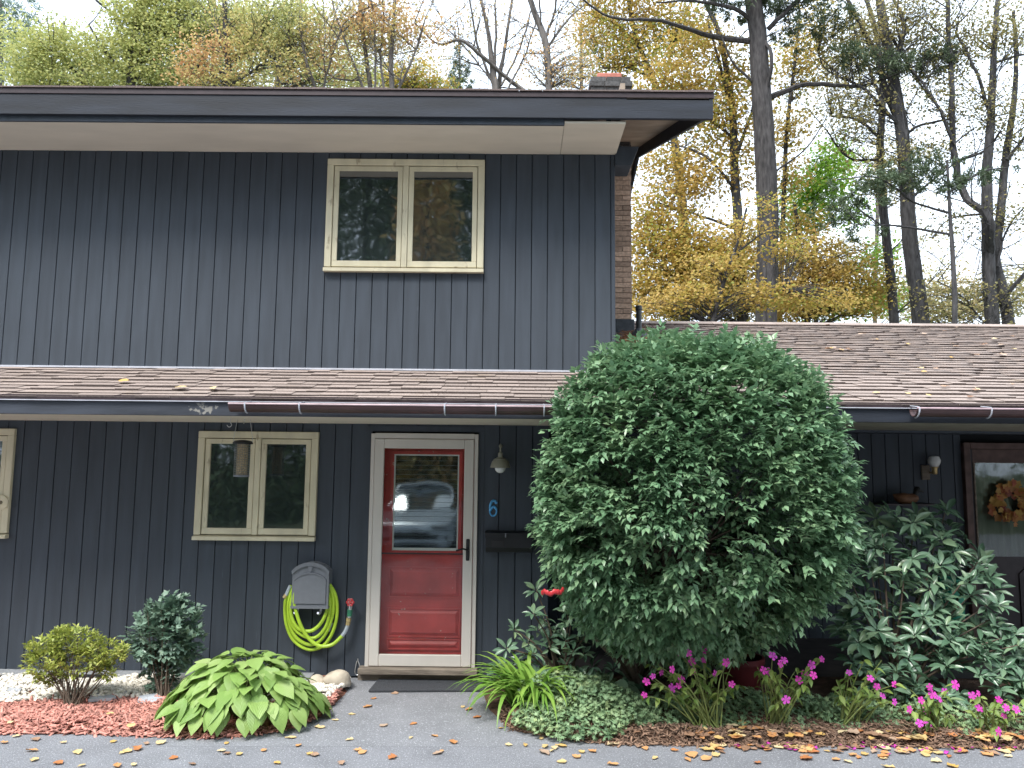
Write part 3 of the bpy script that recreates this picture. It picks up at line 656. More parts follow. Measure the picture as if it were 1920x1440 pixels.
m = MB(); m.box(XP - .019, XP, .0, 1.51, -.05, ZLS + .02); m.build('porch_side_wall', M_SIDING, wing)

def gutter(x0, x1, zc, parent, ends):
    r = .058; yc = EAVE_Y - .012 - r - .012; m = MB(); n = 10
    arc = [(yc + r * math.cos(math.pi + math.pi * k / n), zc + r * math.sin(math.pi + math.pi * k / n)) for k in range(n + 1)]
    arc2 = [(yc + (r - .005) * math.cos(math.pi + math.pi * k / n), zc + (r - .005) * math.sin(math.pi + math.pi * k / n)) for k in range(n, -1, -1)]
    m.prism(arc + arc2, x0, x1, 'x'); g = m.build('gutter', M_GUTTER, parent)
    m = MB(); m.tube([(x0, yc - r, zc + .003), (x1, yc - r, zc + .003)], .0075, 8); m.build('gutter_rim', M_RIM_HILITE, g)
    for x in ends:
        b = MB(); b.tube([(x, yc + r * 1.09 * math.cos(a), zc + r * 1.09 * math.sin(a)) for a in np.linspace(math.pi * .96, math.pi * 1.55, 8)], .006, 6); b.tube([(x, yc - r, zc + .012), (x, yc + r + .012, zc + .03)], .005, 6); b.build('gutter_bracket', M_METAL, g)
    return g
gz_ = at(700, 761, EAVE_Y - .08).z
gutter(at(433, 765, EAVE_Y - .08).x, at(1130, 770, EAVE_Y - .08).x, gz_, skirt, [at(p, 765, EAVE_Y - .08).x for p in (464, 565, 835, 930, 1020)])
gr_ = gutter(at(1712, 772, EAVE_Y - .08).x, 9, at(1800, 768, EAVE_Y - .08).z, wroof, [at(p, 770, EAVE_Y - .08).x for p in (1716, 1850)])

# ---- main roof
UE, UET = -.7, 5.095; US = .318; XR = 1.66; RY = 3.2
def uz(y): return UET + US * (y - UE) if y <= RY else UET + US * (RY - UE) - US * (y - RY)
mroof = thing('main_roof', None, None, (-3, -.7, UET)); mroof.parent = house; mroof.matrix_parent_inverse = Matrix.Translation(-WBASE[house.name])
m = MB(); ys = [UE, RY, 2 * RY - UE]; m.prism([(y, uz(y)) for y in ys] + [(y, uz(y) - .05) for y in reversed(ys)], XL, XR, 'x'); m.build('deck', M_SHINGLE, mroof)
x = XL
while x < XR - .01:
    w = random.choice((.2, .26, .33)); b = min(x + w, XR + .01); m = MB(); t = random.uniform(.006, .016)
    m.hexa([(x, UE - .02, uz(UE) - .004), (b - .003, UE - .02, uz(UE) - .004), (b - .003, UE + .2, uz(UE + .2) + .002), (x, UE + .2, uz(UE + .2) + .002), (x, UE - .02, uz(UE) + t), (b - .003, UE - .02, uz(UE) + t), (b - .003, UE + .2, uz(UE + .2) + .014), (x, UE + .2, uz(UE + .2) + .014)])
    m.build('shingle', M_SHDARK, mroof); x = b
m = MB(); m.box(XL, XR + .008, UE - .008, UE + .02, UET - .052, UET - .006); m.build('drip_edge', M_DRIP, mroof)
m = MB(); m.cbox(XL, XR, UE, UE + .035, 4.858, UET - .053, .003); m.build('fascia', M_FASCIA, mroof)
m = MB(); xb = at(1058, 226, UE + .05).x; m.box(XL, xb, UE + .036, UE + .06, Zs - .012, 4.90); m.build('fascia_backing', M_SIDING, mroof)
xs2 = XC + .012
m = MB(); m.box(XL, xb, UE + .061, -.001, Zs, Zs + .02); m.build('soffit_panel', M_SOFFIT, mroof)
m = MB(); m.box(xb + .004, xs2, UE + .036, -.001, Zs + .003, Zs + .022); m.build('soffit_panel', M_SOFFIT, mroof)
m = MB(); m.prism([(y, uz(y) - .052) for y in ys] + [(y, uz(y) - .07) for y in reversed(ys)], xs2 + .004, XR - .034, 'x'); m.build('gable_soffit', M_SOFFB, mroof)
m = MB(); m.prism([(UE + .036, uz(UE) - .06), (RY, uz(RY) - .06), (2 * RY - UE, uz(UE) - .06), (2 * RY - UE, uz(UE) - .20), (RY, uz(RY) - .20), (UE + .036, uz(UE) - .20)], XR - .033, XR - .001, 'x'); m.build('rake_board', M_FASCIA, mroof)
m = MB(); z0, z1 = at(1170, 312, 0).z, at(1170, 281, 0).z; m.prism([(XC + .004, z0), (at(1183, 312, 0).x, z0), (at(1197, 281, 0).x, z1 + .02), (XC + .004, z1 + .02)], -.03, .25, 'y'); m.build('beam_end', M_SIDING, mroof)
m = MB(); m.prism([(XC - .03, Zs + .022), (XC + .01, Zs + .022), (XC + .01, 5.2), (XC - .03, 5.2)], UE + .05, .0, 'y'); m.build('soffit_end_board', M_SOFFB, mroof)

# ---- chimney: brick by brick on the two faces one can see
chim = thing('chimney', None, None, (1.18, 2.6, 3.4)); chim.parent = house; chim.matrix_parent_inverse = Matrix.Translation(-WBASE[house.name])
cx0, cx1, cy0, cy1, cz0, cz1 = XC + .008, 1.43, 2.4, 2.95, 3.3, 6.86
m = MB(); m.box(cx0 + .012, cx1 - .012, cy0 + .012, cy1, cz0, cz1); m.build('core', M_MORTAR, chim)
ch = .066; k = 0; z = 3.66
while z < cz1 - .12:
    xx = cx0 - (.10 if k % 2 else 0)
    while xx < cx1 - .005:
        a, b = max(xx, cx0), min(xx + .2, cx1)
        if b - a > .03:
            m = MB(); y0 = cy0 + random.uniform(-.004, .004); m.box(a + .004, b - .004, y0, cy0 + .05, z + .004, z + ch - .004); m.build('brick', M_BRICKW if z > 5.9 else M_BRICK, chim)
        xx += .2
    yy = cy0 + .051
    for q in range(2):
        m = MB(); m.box(cx1 - .05, cx1 + random.uniform(-.004, .004), yy + .004, min(yy + .24, cy1), z + .004, z + ch - .004); m.build('brick', M_BRICKW if z > 5.9 else M_BRICK, chim); yy += .25
    z += ch; k += 1
for zc, e in ((cz1 - .11, .02), (cz1 - .04, .0)):
    xx = cx0 - e
    while xx < cx1 + e - .02:
        b = min(xx + .2, cx1 + e); m = MB(); m.box(xx + .004, b - .004, cy0 - e, cy1 + e, zc, zc + .062); m.build('brick', M_BRICKW, chim); xx += .2
m = MB(); fx = (at(1120, 150, 2.5).x, at(1166, 150, 2.5).x); m.cbox(fx[0], fx[1], cy0 + .1, cy0 + .42, cz1, cz1 + .13, .01); m.build('flue_liner', M_FLUE, chim)
m = MB(); m.cbox(cx0 + .002, cx1 + .02, cy0 - .02, cy1, 3.40, 3.72, .006); m.build('flashing', M_LEAD, chim)
# vent pipe on the wing roof
vp = on_roof(1198, 630)
vent = thing('vent_pipe', None, None, vp); vent.parent = wing; vent.matrix_parent_inverse = Matrix.Translation(-WBASE[wing.name])
m = MB(); m.tube([vp - Vector((0, 0, .1)), vp + Vector((0, 0, .36))], .034, 16); m.lathe([(.034, 0), (.041, .005), (.041, .05), (.034, .055)], vp + Vector((0, 0, .31)), 16); m.build('pipe', M_PIPE, vent, True)
m = MB(); m.lathe([(.12, -.045), (.105, .0), (.06, .05), (.04, .075), (.036, .08)], vp + Vector((0, 0, .01)), 18); m.build('boot', M_LEAD, vent, True)

# ================================================================== THINGS ON THE WALL
# house number
p = at(925, 953, -.02); hh = .135
six = [(.78, .86), (.70, .97), (.52, 1.0), (.33, .93), (.18, .72), (.12, .45), (.14, .22), (.28, .05), (.50, 0), (.72, .06), (.85, .24), (.82, .43), (.66, .57), (.48, .58), (.28, .47), (.15, .32)]
m = MB(); pts = bez([(p.x + (u - .5) * hh * .62, -.019, p.z + (w - .5) * hh) for u, w in six], 5)
m.tube(pts, [.0075 + .004 * (math.sin(i / len(pts) * 9) > .2) for i in range(len(pts))], 8, flat=(1, 1)); m.lathe([(0.002, -.006), (.012, -.005), (.012, .004), (.002, .006)], (pts[0].x, -.019, pts[0].z), 10, 'y')
tag(m.build('house_number', M_BLUE, None, True), 'blue metal house number 6 on the dark boards right of the door', 'number')
# barn lamp
p = at(938, 872, -.16); b = thing('wall_lamp', 'small enamel barn lamp with glass globe right of the storm door', 'lamp', (p.x, 0, p.z))
c = (p.x, -.16, p.z)
m = MB(); m.lathe([(.084, -.022), (.090, -.024), (.088, -.016), (.073, .034), (.060, .044), (.060, .050), (.045, .058), (.022, .070), (.021, .105), (.013, .112), (.010, .118)], c, 28); m.build('lamp_shade', M_LAMP, b, True)
m = MB(); m.lathe([(.010, -.070), (.030, -.062), (.044, -.045), (.048, -.028), (.046, -.0245)], c, 24); m.build('globe', M_GLOBE, b, True)
m = MB(); m.tube(bez([(p.x, -.16, p.z + .112), (p.x, -.16, p.z + .16), (p.x, -.10, p.z + .185), (p.x, -.015, p.z + .17)], 6), .007, 8); m.build('arm', M_LAMP, b, True)
m = MB(); m.lathe([(.018, -.013), (.018, -.02), (.012, -.025)], (p.x, 0, p.z + .17), 16, 'y'); m.build('wall_plate', M_LAMP, b, True)
# mailbox
p0, p1 = at(911, 996, -.1), at(998, 1038, -.1)
b = thing('mailbox', 'black horizontal mailbox under the house number', 'mailbox', ((p0.x + p1.x) / 2, 0, p1.z))
m = MB(); m.prism([(-.0125, p1.z), (-.10, p1.z + .012), (-.125, p1.z + .05), (-.125, p0.z - .045), (-.0125, p0.z - .03)], p0.x, p1.x, 'x'); m.build('body', M_BLACK2, b)
m = MB(); m.prism([(-.0125, p0.z), (-.135, p0.z - .012), (-.14, p0.z - .052), (-.13, p0.z - .052), (-.128, p0.z - .030), (-.0125, p0.z - .025)], p0.x - .006, p1.x + .006, 'x'); m.build('lid', M_BLACK2, b)
xm = p0.x + .17; m = MB(); m.cbox(xm, xm + .012, -.145, -.136, p0.z - .05, p0.z - .012, .002); m.build('clasp', M_GREYP, b)
m = MB(); m.cbox(p0.x + .05, p0.x + .16, -.129, -.1255, p0.z - .13, p0.z - .075, .002); m.build('name_plate', M_BLACK, b)

# hose box, hose, tap
q0, q1 = at(546, 1138, -.14), at(617, 1072, -.14); zt = at(582, 1055, -.14).z
hx = (q0.x + q1.x) / 2; w = (q1.x - q0.x) / 2
b = thing('hose_box', 'grey plastic hose box with arched lid mounted left of the door', 'hose box', (hx, 0, q0.z))
arch = [(hx - w, q1.z)] + [(hx - w + 2 * w * k / 10, q1.z + (zt - q1.z) * math.sin(math.pi * k / 10) ** .7) for k in range(1, 10)] + [(hx + w, q1.z)]
m = MB(); m.prism([(hx - w, q0.z), ] + arch + [(hx + w, q0.z)], -.14, -.0125, 'y'); m.build('body', M_GREYP, b)
m = MB(); m.prism([(hx - w - .005, q0.z - .012), (hx - w - .005, q0.z + .008), (hx + w + .005, q0.z + .008), (hx + w + .005, q0.z - .012)], -.152, -.013, 'y'); m.build('base_rail', M_GREYP, b)
tp = [(u, z) for u, z in arch]; m = MB(); m.prism([(u + (hx - u) * -.03, z + .006) for u, z in tp] + [(u, z - .026) for u, z in reversed(tp)], -.158, -.139, 'y'); m.build('lid_rim', M_GREYP, b)
a2 = [(hx - w * .86, q1.z - .075)] + [(hx - w * .86 + 1.72 * w * k / 10, q1.z - .075 + .055 * math.sin(math.pi * k / 10) ** .7) for k in range(1, 10)] + [(hx + w * .86, q1.z - .075)]
m = MB(); m.prism([(hx - w * .86, q0.z + .03)] + a2 + [(hx + w * .86, q0.z + .03)], -.150, -.1395, 'y'); m.build('front_panel', M_GREYP, b)
m = MB(); m.prism([(u, z) for u, z in a2] + [(u, z + .012) for u, z in reversed(a2)], -.157, -.1396, 'y'); m.build('panel_rim', M_GREYP, b)
m = MB(); m.prism([(hx - .02, zt - .03), (hx + .02, zt - .03), (hx + .012, zt - .07), (hx - .012, zt - .07)], -.168, -.1582, 'y'); m.build('latch', M_GREYP, b)
for dx in (-.12, .085):
    m = MB(); m.tube(bez([(hx + dx, -.08, q0.z - .012), (hx + dx, -.08, q0.z - .04), (hx + dx - .006, -.10, q0.z - .062), (hx + dx - .012, -.13, q0.z - .05)], 5), .011, 8); m.build('hook', M_METAL, b, True)
# hose as one path: loops round the hook, then away to the tap
def hp_(px, py, y): v = at(px, py, y); return (v.x, y, v.z)
hosep = [hp_(546, 1098, -.075), hp_(535, 1128, -.07), hp_(537, 1170, -.06), hp_(552, 1202, -.055), hp_(582, 1218, -.05), hp_(612, 1205, -.05), hp_(630, 1165, -.05), hp_(630, 1120, -.06), hp_(612, 1090, -.08),
         hp_(585, 1078, -.09), hp_(558, 1090, -.09), hp_(543, 1125, -.085), hp_(542, 1165, -.075), hp_(556, 1196, -.07), hp_(584, 1209, -.065), hp_(608, 1192, -.065), hp_(624, 1150, -.07), hp_(622, 1110, -.08), hp_(605, 1086, -.095),
         hp_(582, 1082, -.10), hp_(556, 1095, -.10), hp_(541, 1130, -.10), hp_(545, 1165, -.09), hp_(562, 1188, -.085), hp_(590, 1196, -.08), hp_(612, 1172, -.08), hp_(619, 1130, -.09), hp_(608, 1098, -.10),
         hp_(585, 1085, -.11), hp_(560, 1098, -.115), hp_(546, 1130, -.115), hp_(548, 1160, -.11), hp_(562, 1180, -.105), hp_(586, 1182, -.10), hp_(607, 1160, -.10), hp_(615, 1125, -.10), hp_(600, 1095, -.11),
         hp_(570, 1092, -.12), hp_(552, 1115, -.13), hp_(556, 1150, -.13), hp_(572, 1188, -.125), hp_(596, 1210, -.12), hp_(622, 1209, -.11), hp_(642, 1192, -.10)]
b = thing('garden_hose', 'lime green garden hose coiled around the grey hose box', 'hose', (hx, -.08, q0.z - .3))
m = MB(); m.tube(bez(hosep, 5), .0155, 8); m.build('tube', M_HOSE, b, True)
m = MB(); m.tube(bez([hp_(642, 1192, -.10), hp_(648, 1183, -.10), hp_(652, 1172, -.10)], 5), .017, 8); m.build('sleeve', M_HOSEG, b, True)
m = MB(); m.tube([hp_(537, 1116, -.075), hp_(545, 1098, -.075)], .018, 10); m.build('sleeve', M_HOSEG, b, True)
m = MB(); m.tube([hp_(533, 1121, -.076), hp_(537, 1115, -.075)], .019, 8); m.build('end_coupling', M_BRASS, b, True)
m = MB(); m.tube([hp_(615, 1183, -.045), hp_(621, 1168, -.045)], .0175, 10); m.build('repair_sleeve', M_HOSEG, b, True)
m = MB(); m.tube([hp_(652, 1172, -.10), hp_(653, 1166, -.10)], .02, 8); m.tube([hp_(653, 1165, -.10), hp_(654, 1159, -.10)], .022, 8); m.build('tap_coupling', M_BRASS, b, True)
b = thing('garden_tap', 'outdoor tap with red wheel handle on the dark wall', 'tap', hp_(656, 1140, 0))
m = MB(); m.tube(bez([hp_(655, 1158, -.10), hp_(656, 1150, -.10), hp_(657, 1140, -.10), hp_(658, 1132, -.08), hp_(658, 1130, -.013)], 4), [.016] * 17, 10); m.lathe([(.03, -.0125), (.03, -.022)], hp_(658, 1130, 0), 14, 'y'); m.build('spout', M_STEEL, b, True)
m = MB(); m.tube([hp_(655.5, 1155, -.10), hp_(656.5, 1143, -.10)], [.021, .024], 10); m.build('vacuum_breaker', M_GREENP, b, True)
cc = Vector(hp_(657, 1129, -.13)); m = MB()
m.tube([cc + Vector((math.cos(a) * .028 * (1 + .12 * math.cos(6 * a)), -.01, math.sin(a) * .028 * (1 + .12 * math.cos(6 * a)))) for a in np.linspace(0, 2 * math.pi, 36, False)], .007, 6, closed=True)
for k in range(3):
    a = k * math.pi / 3; d = Vector((math.cos(a) * .026, 0, math.sin(a) * .026)); m.tube([cc - d + Vector((0, -.01, 0)), cc + d + Vector((0, -.01, 0))], .0055, 6)
m.tube([cc + Vector((0, .05, 0)), cc + Vector((0, -.014, 0))], .009, 8); m.build('wheel_handle', M_REDP, b, True)
# carabiner by the door
c0 = at(671, 1252, -.03); m = MB()
m.tube(bez([(c0.x - .012, -.02, c0.z + .055), (c0.x - .022, -.02, c0.z), (c0.x - .026, -.02, c0.z - .04), (c0.x - .012, -.02, c0.z - .062), (c0.x + .014, -.02, c0.z - .058), (c0.x + .022, -.02, c0.z - .03), (c0.x + .012, -.02, c0.z + .02), (c0.x - .002, -.02, c0.z + .055), (c0.x - .004, -.02, c0.z + .075)], 5), .0045, 6)
tag(m.build('carabiner', M_STEEL, None, True), 'thin steel snap hook hanging at the foot of the door wall', 'hook')
# bird feeder hanging from the soffit
fy = -.5; t0, t1 = at(456, 830, fy), at(452, 893, fy); fx, r = (t0.x + t1.x) / 2, .062
b = thing('bird_feeder', 'wire cage bird feeder hanging in front of the lower window', 'bird feeder', (fx, fy, t1.z))
m = MB(); m.lathe([(r * 1.32, -.012), (r * 1.34, .0), (r * 1.1, .016), (r * .3, .024)], (fx, fy, t0.z), 24); m.build('cap', M_BLACK, b, True)
m = MB(); m.lathe([(r * .72, t1.z), (r * .72, t0.z - .01)], (fx, fy, 0), 20); m.build('seed_tube', M_SEED, b, True)
m = MB()
for k in range(20):
    a = 2 * math.pi * k / 20; m.tube([(fx + math.cos(a) * r, fy + math.sin(a) * r, t1.z), (fx + math.cos(a) * r, fy + math.sin(a) * r, t0.z)], .0016, 4)
zz = t1.z
while zz < t0.z: m.tube([(fx + math.cos(a) * r, fy + math.sin(a) * r, zz) for a in np.linspace(0, 6.2832, 20, False)], .0016, 4, closed=True); zz += .02
m.build('wire_cage', mat('cage_wire', (.16, .17, .16), .5), b)
m = MB(); m.lathe([(r * .3, -.006), (r * 1.04, -.004), (r * 1.04, .010), (r * .9, .012)], (fx, fy, t1.z), 24); m.build('tray', M_GREYP, b, True)
for sx, px in ((-1, 442), (1, 470)):
    tpx = at(px + (3 if sx < 0 else -1), 788, fy); m = MB(); m.tube([(fx + sx * r * 1.25, fy, t0.z - .01), (fx + sx * r * 1.3, fy, t0.z + .03), (tpx.x, fy, ZLS)], .0022, 5); m.build('hanger_wire', M_STEEL, b)
for px, lab in ((432, 'open steel cup hook under the eave left of the bird feeder'), (458, 'short steel hook under the eave above the bird feeder')):
    h = at(px, 790, -.62); m = MB(); m.tube(bez([(h.x, -.62, ZLS), (h.x, -.62, ZLS - .03), (h.x + (.012 if px < 440 else .004), -.62, ZLS - .055), (h.x - .008, -.62, ZLS - .072), (h.x - .028, -.62, ZLS - .055)] if px < 440 else [(h.x, -.62, ZLS), (h.x, -.62, ZLS - .03), (h.x, -.63, ZLS - .042)], 4), .003, 6)
    tag(m.build('eave_hook', M_STEEL, None, True), lab, 'hook')
# round disc on the left window casing
p = at(3, 942, -.05); b = thing('window_thermometer', 'round cream disc fixed to the window casing at the left edge', 'disc', (p.x, -.05, p.z))
m = MB(); m.lathe([(.062, -.046), (.065, -.060), (.058, -.064)], (p.x, 0, p.z), 24, 'y'); m.build('disc', M_CREAM, b, True)
m = MB(); m.lathe([(.018, -.0645), (.016, -.072)], (p.x, 0, p.z), 12, 'y'); m.build('centre_cap', M_CAULK, b, True)
# door mat
m = MB(); mw = [(691, 1292), (712, 1270), (925, 1270), (935, 1291)]; wv = [gnd(*q, .035) for q in mw]; wv = [Vector((v.x, min(v.y, -.07), 0)) for v in wv]
cz = .0; n4 = len(wv); m.add([(v.x, v.y, .0 if False else .012 + (.03 if v.y > -.2 else .012) - .012) for v in wv] + [(v.x * 1, v.y, .024 + (.03 if v.y > -.2 else .012) - .012) for v in wv], [(3, 2, 1, 0), (4, 5, 6, 7), (0, 1, 5, 4), (1, 2, 6, 5), (2, 3, 7, 6), (3, 0, 4, 7)])
tag(m.build('door_mat', M_MATB), 'black rubber door mat in front of the storm door', 'mat')

# ---- porch of the wing: lamp, door with wreath, duck, tub, pot
PY = 1.49
p = at(1752, 872, PY - .12); b = thing('porch_lamp', 'small glass wall lamp on the dark porch wall', 'lamp', (p.x, PY, p.z))
c = (p.x, PY - .12, p.z); m = MB(); m.lathe([(.035, -.02), (.06, .02), (.065, .05), (.05, .09), (.02, .10)], c, 18); m.build('glass_shade', M_GLOBE, b, True)
m = MB(); m.lathe([(.02, -.10), (.028, -.09), (.028, -.04), (.04, -.018)], c, 14); m.tube([(p.x, PY - .12, p.z - .08), (p.x, PY + .0, p.z - .08)], .012, 8); m.build('arm', M_BRASS, b, True)
m = MB(); m.cbox(p.x - .09, p.x + .0, PY - .03, PY - .001, p.z - .16, p.z + .0, .005); m.build('back_plate', M_WOOD, b)
dX0 = RD0; dT = at(1810, 842, 1.5).z
b = thing('porch_door', 'dark panelled porch door with curtained glass, cut by right photo edge', 'door', (dX0 + .5, 1.5, .1))
m = MB(); m.cbox(dX0, dX0 + .07, 1.43, 1.511, .10, dT + .07, .004); m.cbox(dX0 + .98, dX0 + 1.05, 1.43, 1.511, .10, dT + .07, .004); m.cbox(dX0 + .071, dX0 + .979, 1.43, 1.511, dT, dT + .07, .004); m.build('casing', M_DOORF, b)
m = MB(); gz0r, gz1r = at(1860, 1038, 1.48).z, at(1860, 868, 1.48).z; m.box(dX0 + .072, dX0 + .978, 1.47, 1.511, .11, gz0r - .03); m.box(dX0 + .072, dX0 + .11, 1.47, 1.511, gz0r - .03, dT - .002); m.box(dX0 + .94, dX0 + .978, 1.47, 1.511, gz0r - .03, dT - .002); m.build('leaf', M_DOORD, b)
m = MB(); m.box(dX0 + .11, dX0 + .94, 1.468, 1.511, gz1r, dT - .003); m.build('top_rail', M_DOORF, b)
m = MB(); m.box(dX0 + .11, dX0 + .125, 1.455, 1.469, gz0r, gz1r); m.build('glazing_bead', M_WOOD, b)
m = MB(); ny = 40; V = []
m.add([(dX0 + .11 + .83 * k / ny, 1.495 + .008 * math.sin(k * 1.3), z) for k in range(ny + 1) for z in (gz0r - .03, gz1r)], [(2 * k, 2 * k + 2, 2 * k + 3, 2 * k + 1) for k in range(ny)]); m.build('curtain', M_CURT, b, True)
m = MB(); m.box(dX0 + .11, dX0 + .94, 1.474, 1.477, gz0r - .03, gz1r); m.build('pane', glassmat('porch_glass', True, .05), b)
for xx in (.16, .54):
    m = MB(); m.prism([(dX0 + xx, .25), (dX0 + xx, .80)] + [(dX0 + xx + .32 * k / 8, .80 + .10 * math.sin(math.pi * k / 8)) for k in range(1, 8)] + [(dX0 + xx + .32, .80), (dX0 + xx + .32, .25)], 1.455, 1.4695, 'y'); m.build('raised_panel', M_DOORD, b)
wc = at(1893, 942, 1.44); b = thing('autumn_wreath', 'wreath of orange and yellow maple leaves on the porch door', 'wreath', wc)
me_w = proto_mesh('wreath_leaf', P_WREATH, L_WREATH); nL = 90; a = rng.uniform(0, 6.283, nL); rr = .135 + rng.normal(0, .035, nL)
P = np.stack([wc.x + np.cos(a) * rr, 1.43 - rng.uniform(0, .04, nL), wc.z + np.sin(a) * rr], 1); a2 = a + rng.normal(0, .9, nL)
D = np.stack([np.cos(a2), -rng.uniform(0, .5, nL), np.sin(a2)], 1); N = np.tile([0, -1., .2], (nL, 1)) + rng.normal(0, .25, (nL, 3)); ln = rng.uniform(.06, .10, nL)
leaf_objs('leaf', me_w, P, D, N, ln, ln * .9, b)
m = MB(); m.tube([(wc.x + math.cos(t) * .135, 1.445, wc.z + math.sin(t) * .135) for t in np.linspace(0, 6.2832, 28, False)], .022, 6, closed=True); m.build('ring', M_STEM, b, True)
p = at(1703, 933, 1.3); b = thing('duck_ornament', 'carved duck with brown breast standing on the dark porch shelf', 'ornament', (p.x, 1.3, p.z - .06))
m = MB(); m.tube(bez([(p.x - .16, 1.3, p.z + .03), (p.x - .09, 1.3, p.z - .005), (p.x, 1.3, p.z - .015), (p.x + .07, 1.3, p.z + .0), (p.x + .10, 1.3, p.z + .02)], 4), [.008, .02, .035, .047, .055, .06, .062, .06, .058, .056, .053, .05, .046, .040, .032, .022, .01][:17], 12); m.build('body', M_DUCK, b, True)
m = MB(); m.tube(bez([(p.x + .065, 1.3, p.z + .01), (p.x + .085, 1.3, p.z + .06), (p.x + .10, 1.3, p.z + .085), (p.x + .125, 1.3, p.z + .075), (p.x + .165, 1.3, p.z + .06)], 4), [.03, .028, .027, .027, .028, .03, .033, .035, .036, .034, .03, .024, .018, .015, .013, .011, .008], 10); m.build('head', M_DUCKD, b, True)
m = MB(); m.cbox(p.x - .3, p.x + .3, 1.2, 1.489, p.z - .085, p.z - .062, .003); o = m.build('wall_shelf', M_DOORD); tag(o, 'dark shelf on the porch wall under the duck', 'shelf')
p = at(1781, 1096, .3); b = thing('green_tub', 'green plastic tub on the porch behind the rhododendron', 'tub', (p.x, .3, .1))
m = MB(); m.lathe([(.09, .10), (.12, p.z), (.12, p.z + .05), (.11, p.z + .05), (.10, p.z - .03)], (p.x, .3, 0), 24); m.build('body', M_TUB, b, True)
m = MB(); m.tube([(p.x + math.cos(t) * .12, .3 + math.sin(t) * .12, p.z + .05) for t in np.linspace(0, 6.2832, 24, False)], .012, 6, closed=True); m.build('rim', M_TUB, b, True)
p = gnd(1395, 1300, .06); b = thing('flower_pot', 'dark red pot in the shade under the big round bush', 'pot', (p.x, -.4, .05))
m = MB(); m.lathe([(.13, .06), (.17, .30), (.185, .30), (.185, .345), (.165, .345), (.155, .30)], (p.x, -.4, 0), 24); m.build('body', M_POT, b, True)
m = MB(); m.lathe([(.02, .312), (.155, .312)], (p.x, -.4, 0), 20); m.build('soil', M_SOILD, b)

# ================================================================== SHRUBS AND FLOWERS
def stems_mesh(name, paths, m, parent, n=5, smooth=True):
    mb = MB()
    for pts, r0, r1 in paths:
        k = len(pts); mb.tube(pts, [r0 + (r1 - r0) * i / (k - 1) for i in range(k)], n)
    return mb.build(name, m, parent, smooth)
def sprays(tips, outd, per, tl, Ll, Lw, droop=.35, jit=.35):
    """opposite leaves along a short twig at each tip; returns arrays"""
    n = len(tips); Ps, Ds, Ns = [], [], []
    outd = unit(outd + rng.normal(0, .35, (n, 3))); side = unit(np.cross(outd, np.tile([0, 0, 1.], (n, 1)) + rng.normal(0, .3, (n, 3))))
    up = np.cross(side, outd)
    for k in range(per):
        t = (k // 2 + .5) / (per / 2); sgn = 1 if k % 2 else -1
        base = tips + outd * ((t - .7) * tl) + rng.normal(0, .006, (n, 3))
        base[:, 2] -= droop * tl * t * t * .6
        d = outd * (.45 + .5 * t) + side * sgn * (1.0 - .55 * t) + rng.normal(0, jit, (n, 3)); d[:, 2] -= droop
        nn = up + np.array([0, 0, .9]) + rng.normal(0, jit, (n, 3))
        Ps.append(base); Ds.append(d); Ns.append(nn)
    P = np.concatenate(Ps); return P, np.concatenate(Ds), np.concatenate(Ns), rng.uniform(.75, 1.2, len(P)) * Ll, rng.uniform(.8, 1.15, len(P)) * Lw
CAMN = np.array(CAM[:])
def foliage(parent, P, D, N, Ln, Wd, proto, m, nbig, name='foliage'):
    """the nbig leaves that show largest become leaf objects, the rest one mesh"""
    order = np.argsort(np.linalg.norm(P - CAMN, axis=1) - Ln * 6) if nbig else np.arange(len(P)); a, b = order[:nbig], order[nbig:]
    if nbig: leaf_objs('leaf', proto_mesh('leaf', proto, m), P[a], D[a], N[a], Ln[a], Wd[a], parent)
    if len(b):
        V, T = leaves_np(P[b], D[b], N[b], Ln[b], Wd[b], proto); o = npmesh(name, V, T, m, parent, True); o['kind'] = 'stuff'

# ---- the big round bush
BC = at(1298, 940, -1.24); bs = BC.z; sc_px = (BC.y + 7) / F_PX
bush = thing('round_bush', 'huge clipped round green bush standing in front of the porch corner', 'bush', (1.15, -.5, .05))
RX, RZ, RYb = 276 * sc_px, 300 * sc_px, .80
n = 9200; v = unit(rng.normal(size=(n, 3)))
e = 2.5; rad = (np.abs(v[:, 0]) ** e + np.abs(v[:, 1]) ** e + np.abs(v[:, 2]) ** e) ** (-1 / e)
lump = 1 + .05 * np.sin(v[:, 0] * 5 + 2) * np.sin(v[:, 2] * 6 + v[:, 1] * 4) + .035 * np.sin(v[:, 2] * 13 + v[:, 0] * 9)
dep = 1 - np.abs(rng.normal(0, .075, n)) + (rng.random(n) < .05) * rng.uniform(.0, .07, n)
nc = 1500; vc = unit(rng.normal(size=(nc, 3))); v = unit(np.repeat(vc, n // nc + 1, 0)[:n] + rng.normal(0, 1, (n, 3)) * np.array([.085, .085, .030]))
rad = (np.abs(v[:, 0]) ** e + np.abs(v[:, 1]) ** e + np.abs(v[:, 2]) ** e) ** (-1 / e)
dep = np.repeat(1 - np.abs(rng.normal(0, .07, nc)) + (rng.random(nc) < .08) * rng.uniform(0, .07, nc), n // nc + 1)[:n] + rng.normal(0, .018, n)
tips = v * (rad * lump * dep)[:, None] * np.array([RX, RYb, RZ]) + np.array(BC[:])
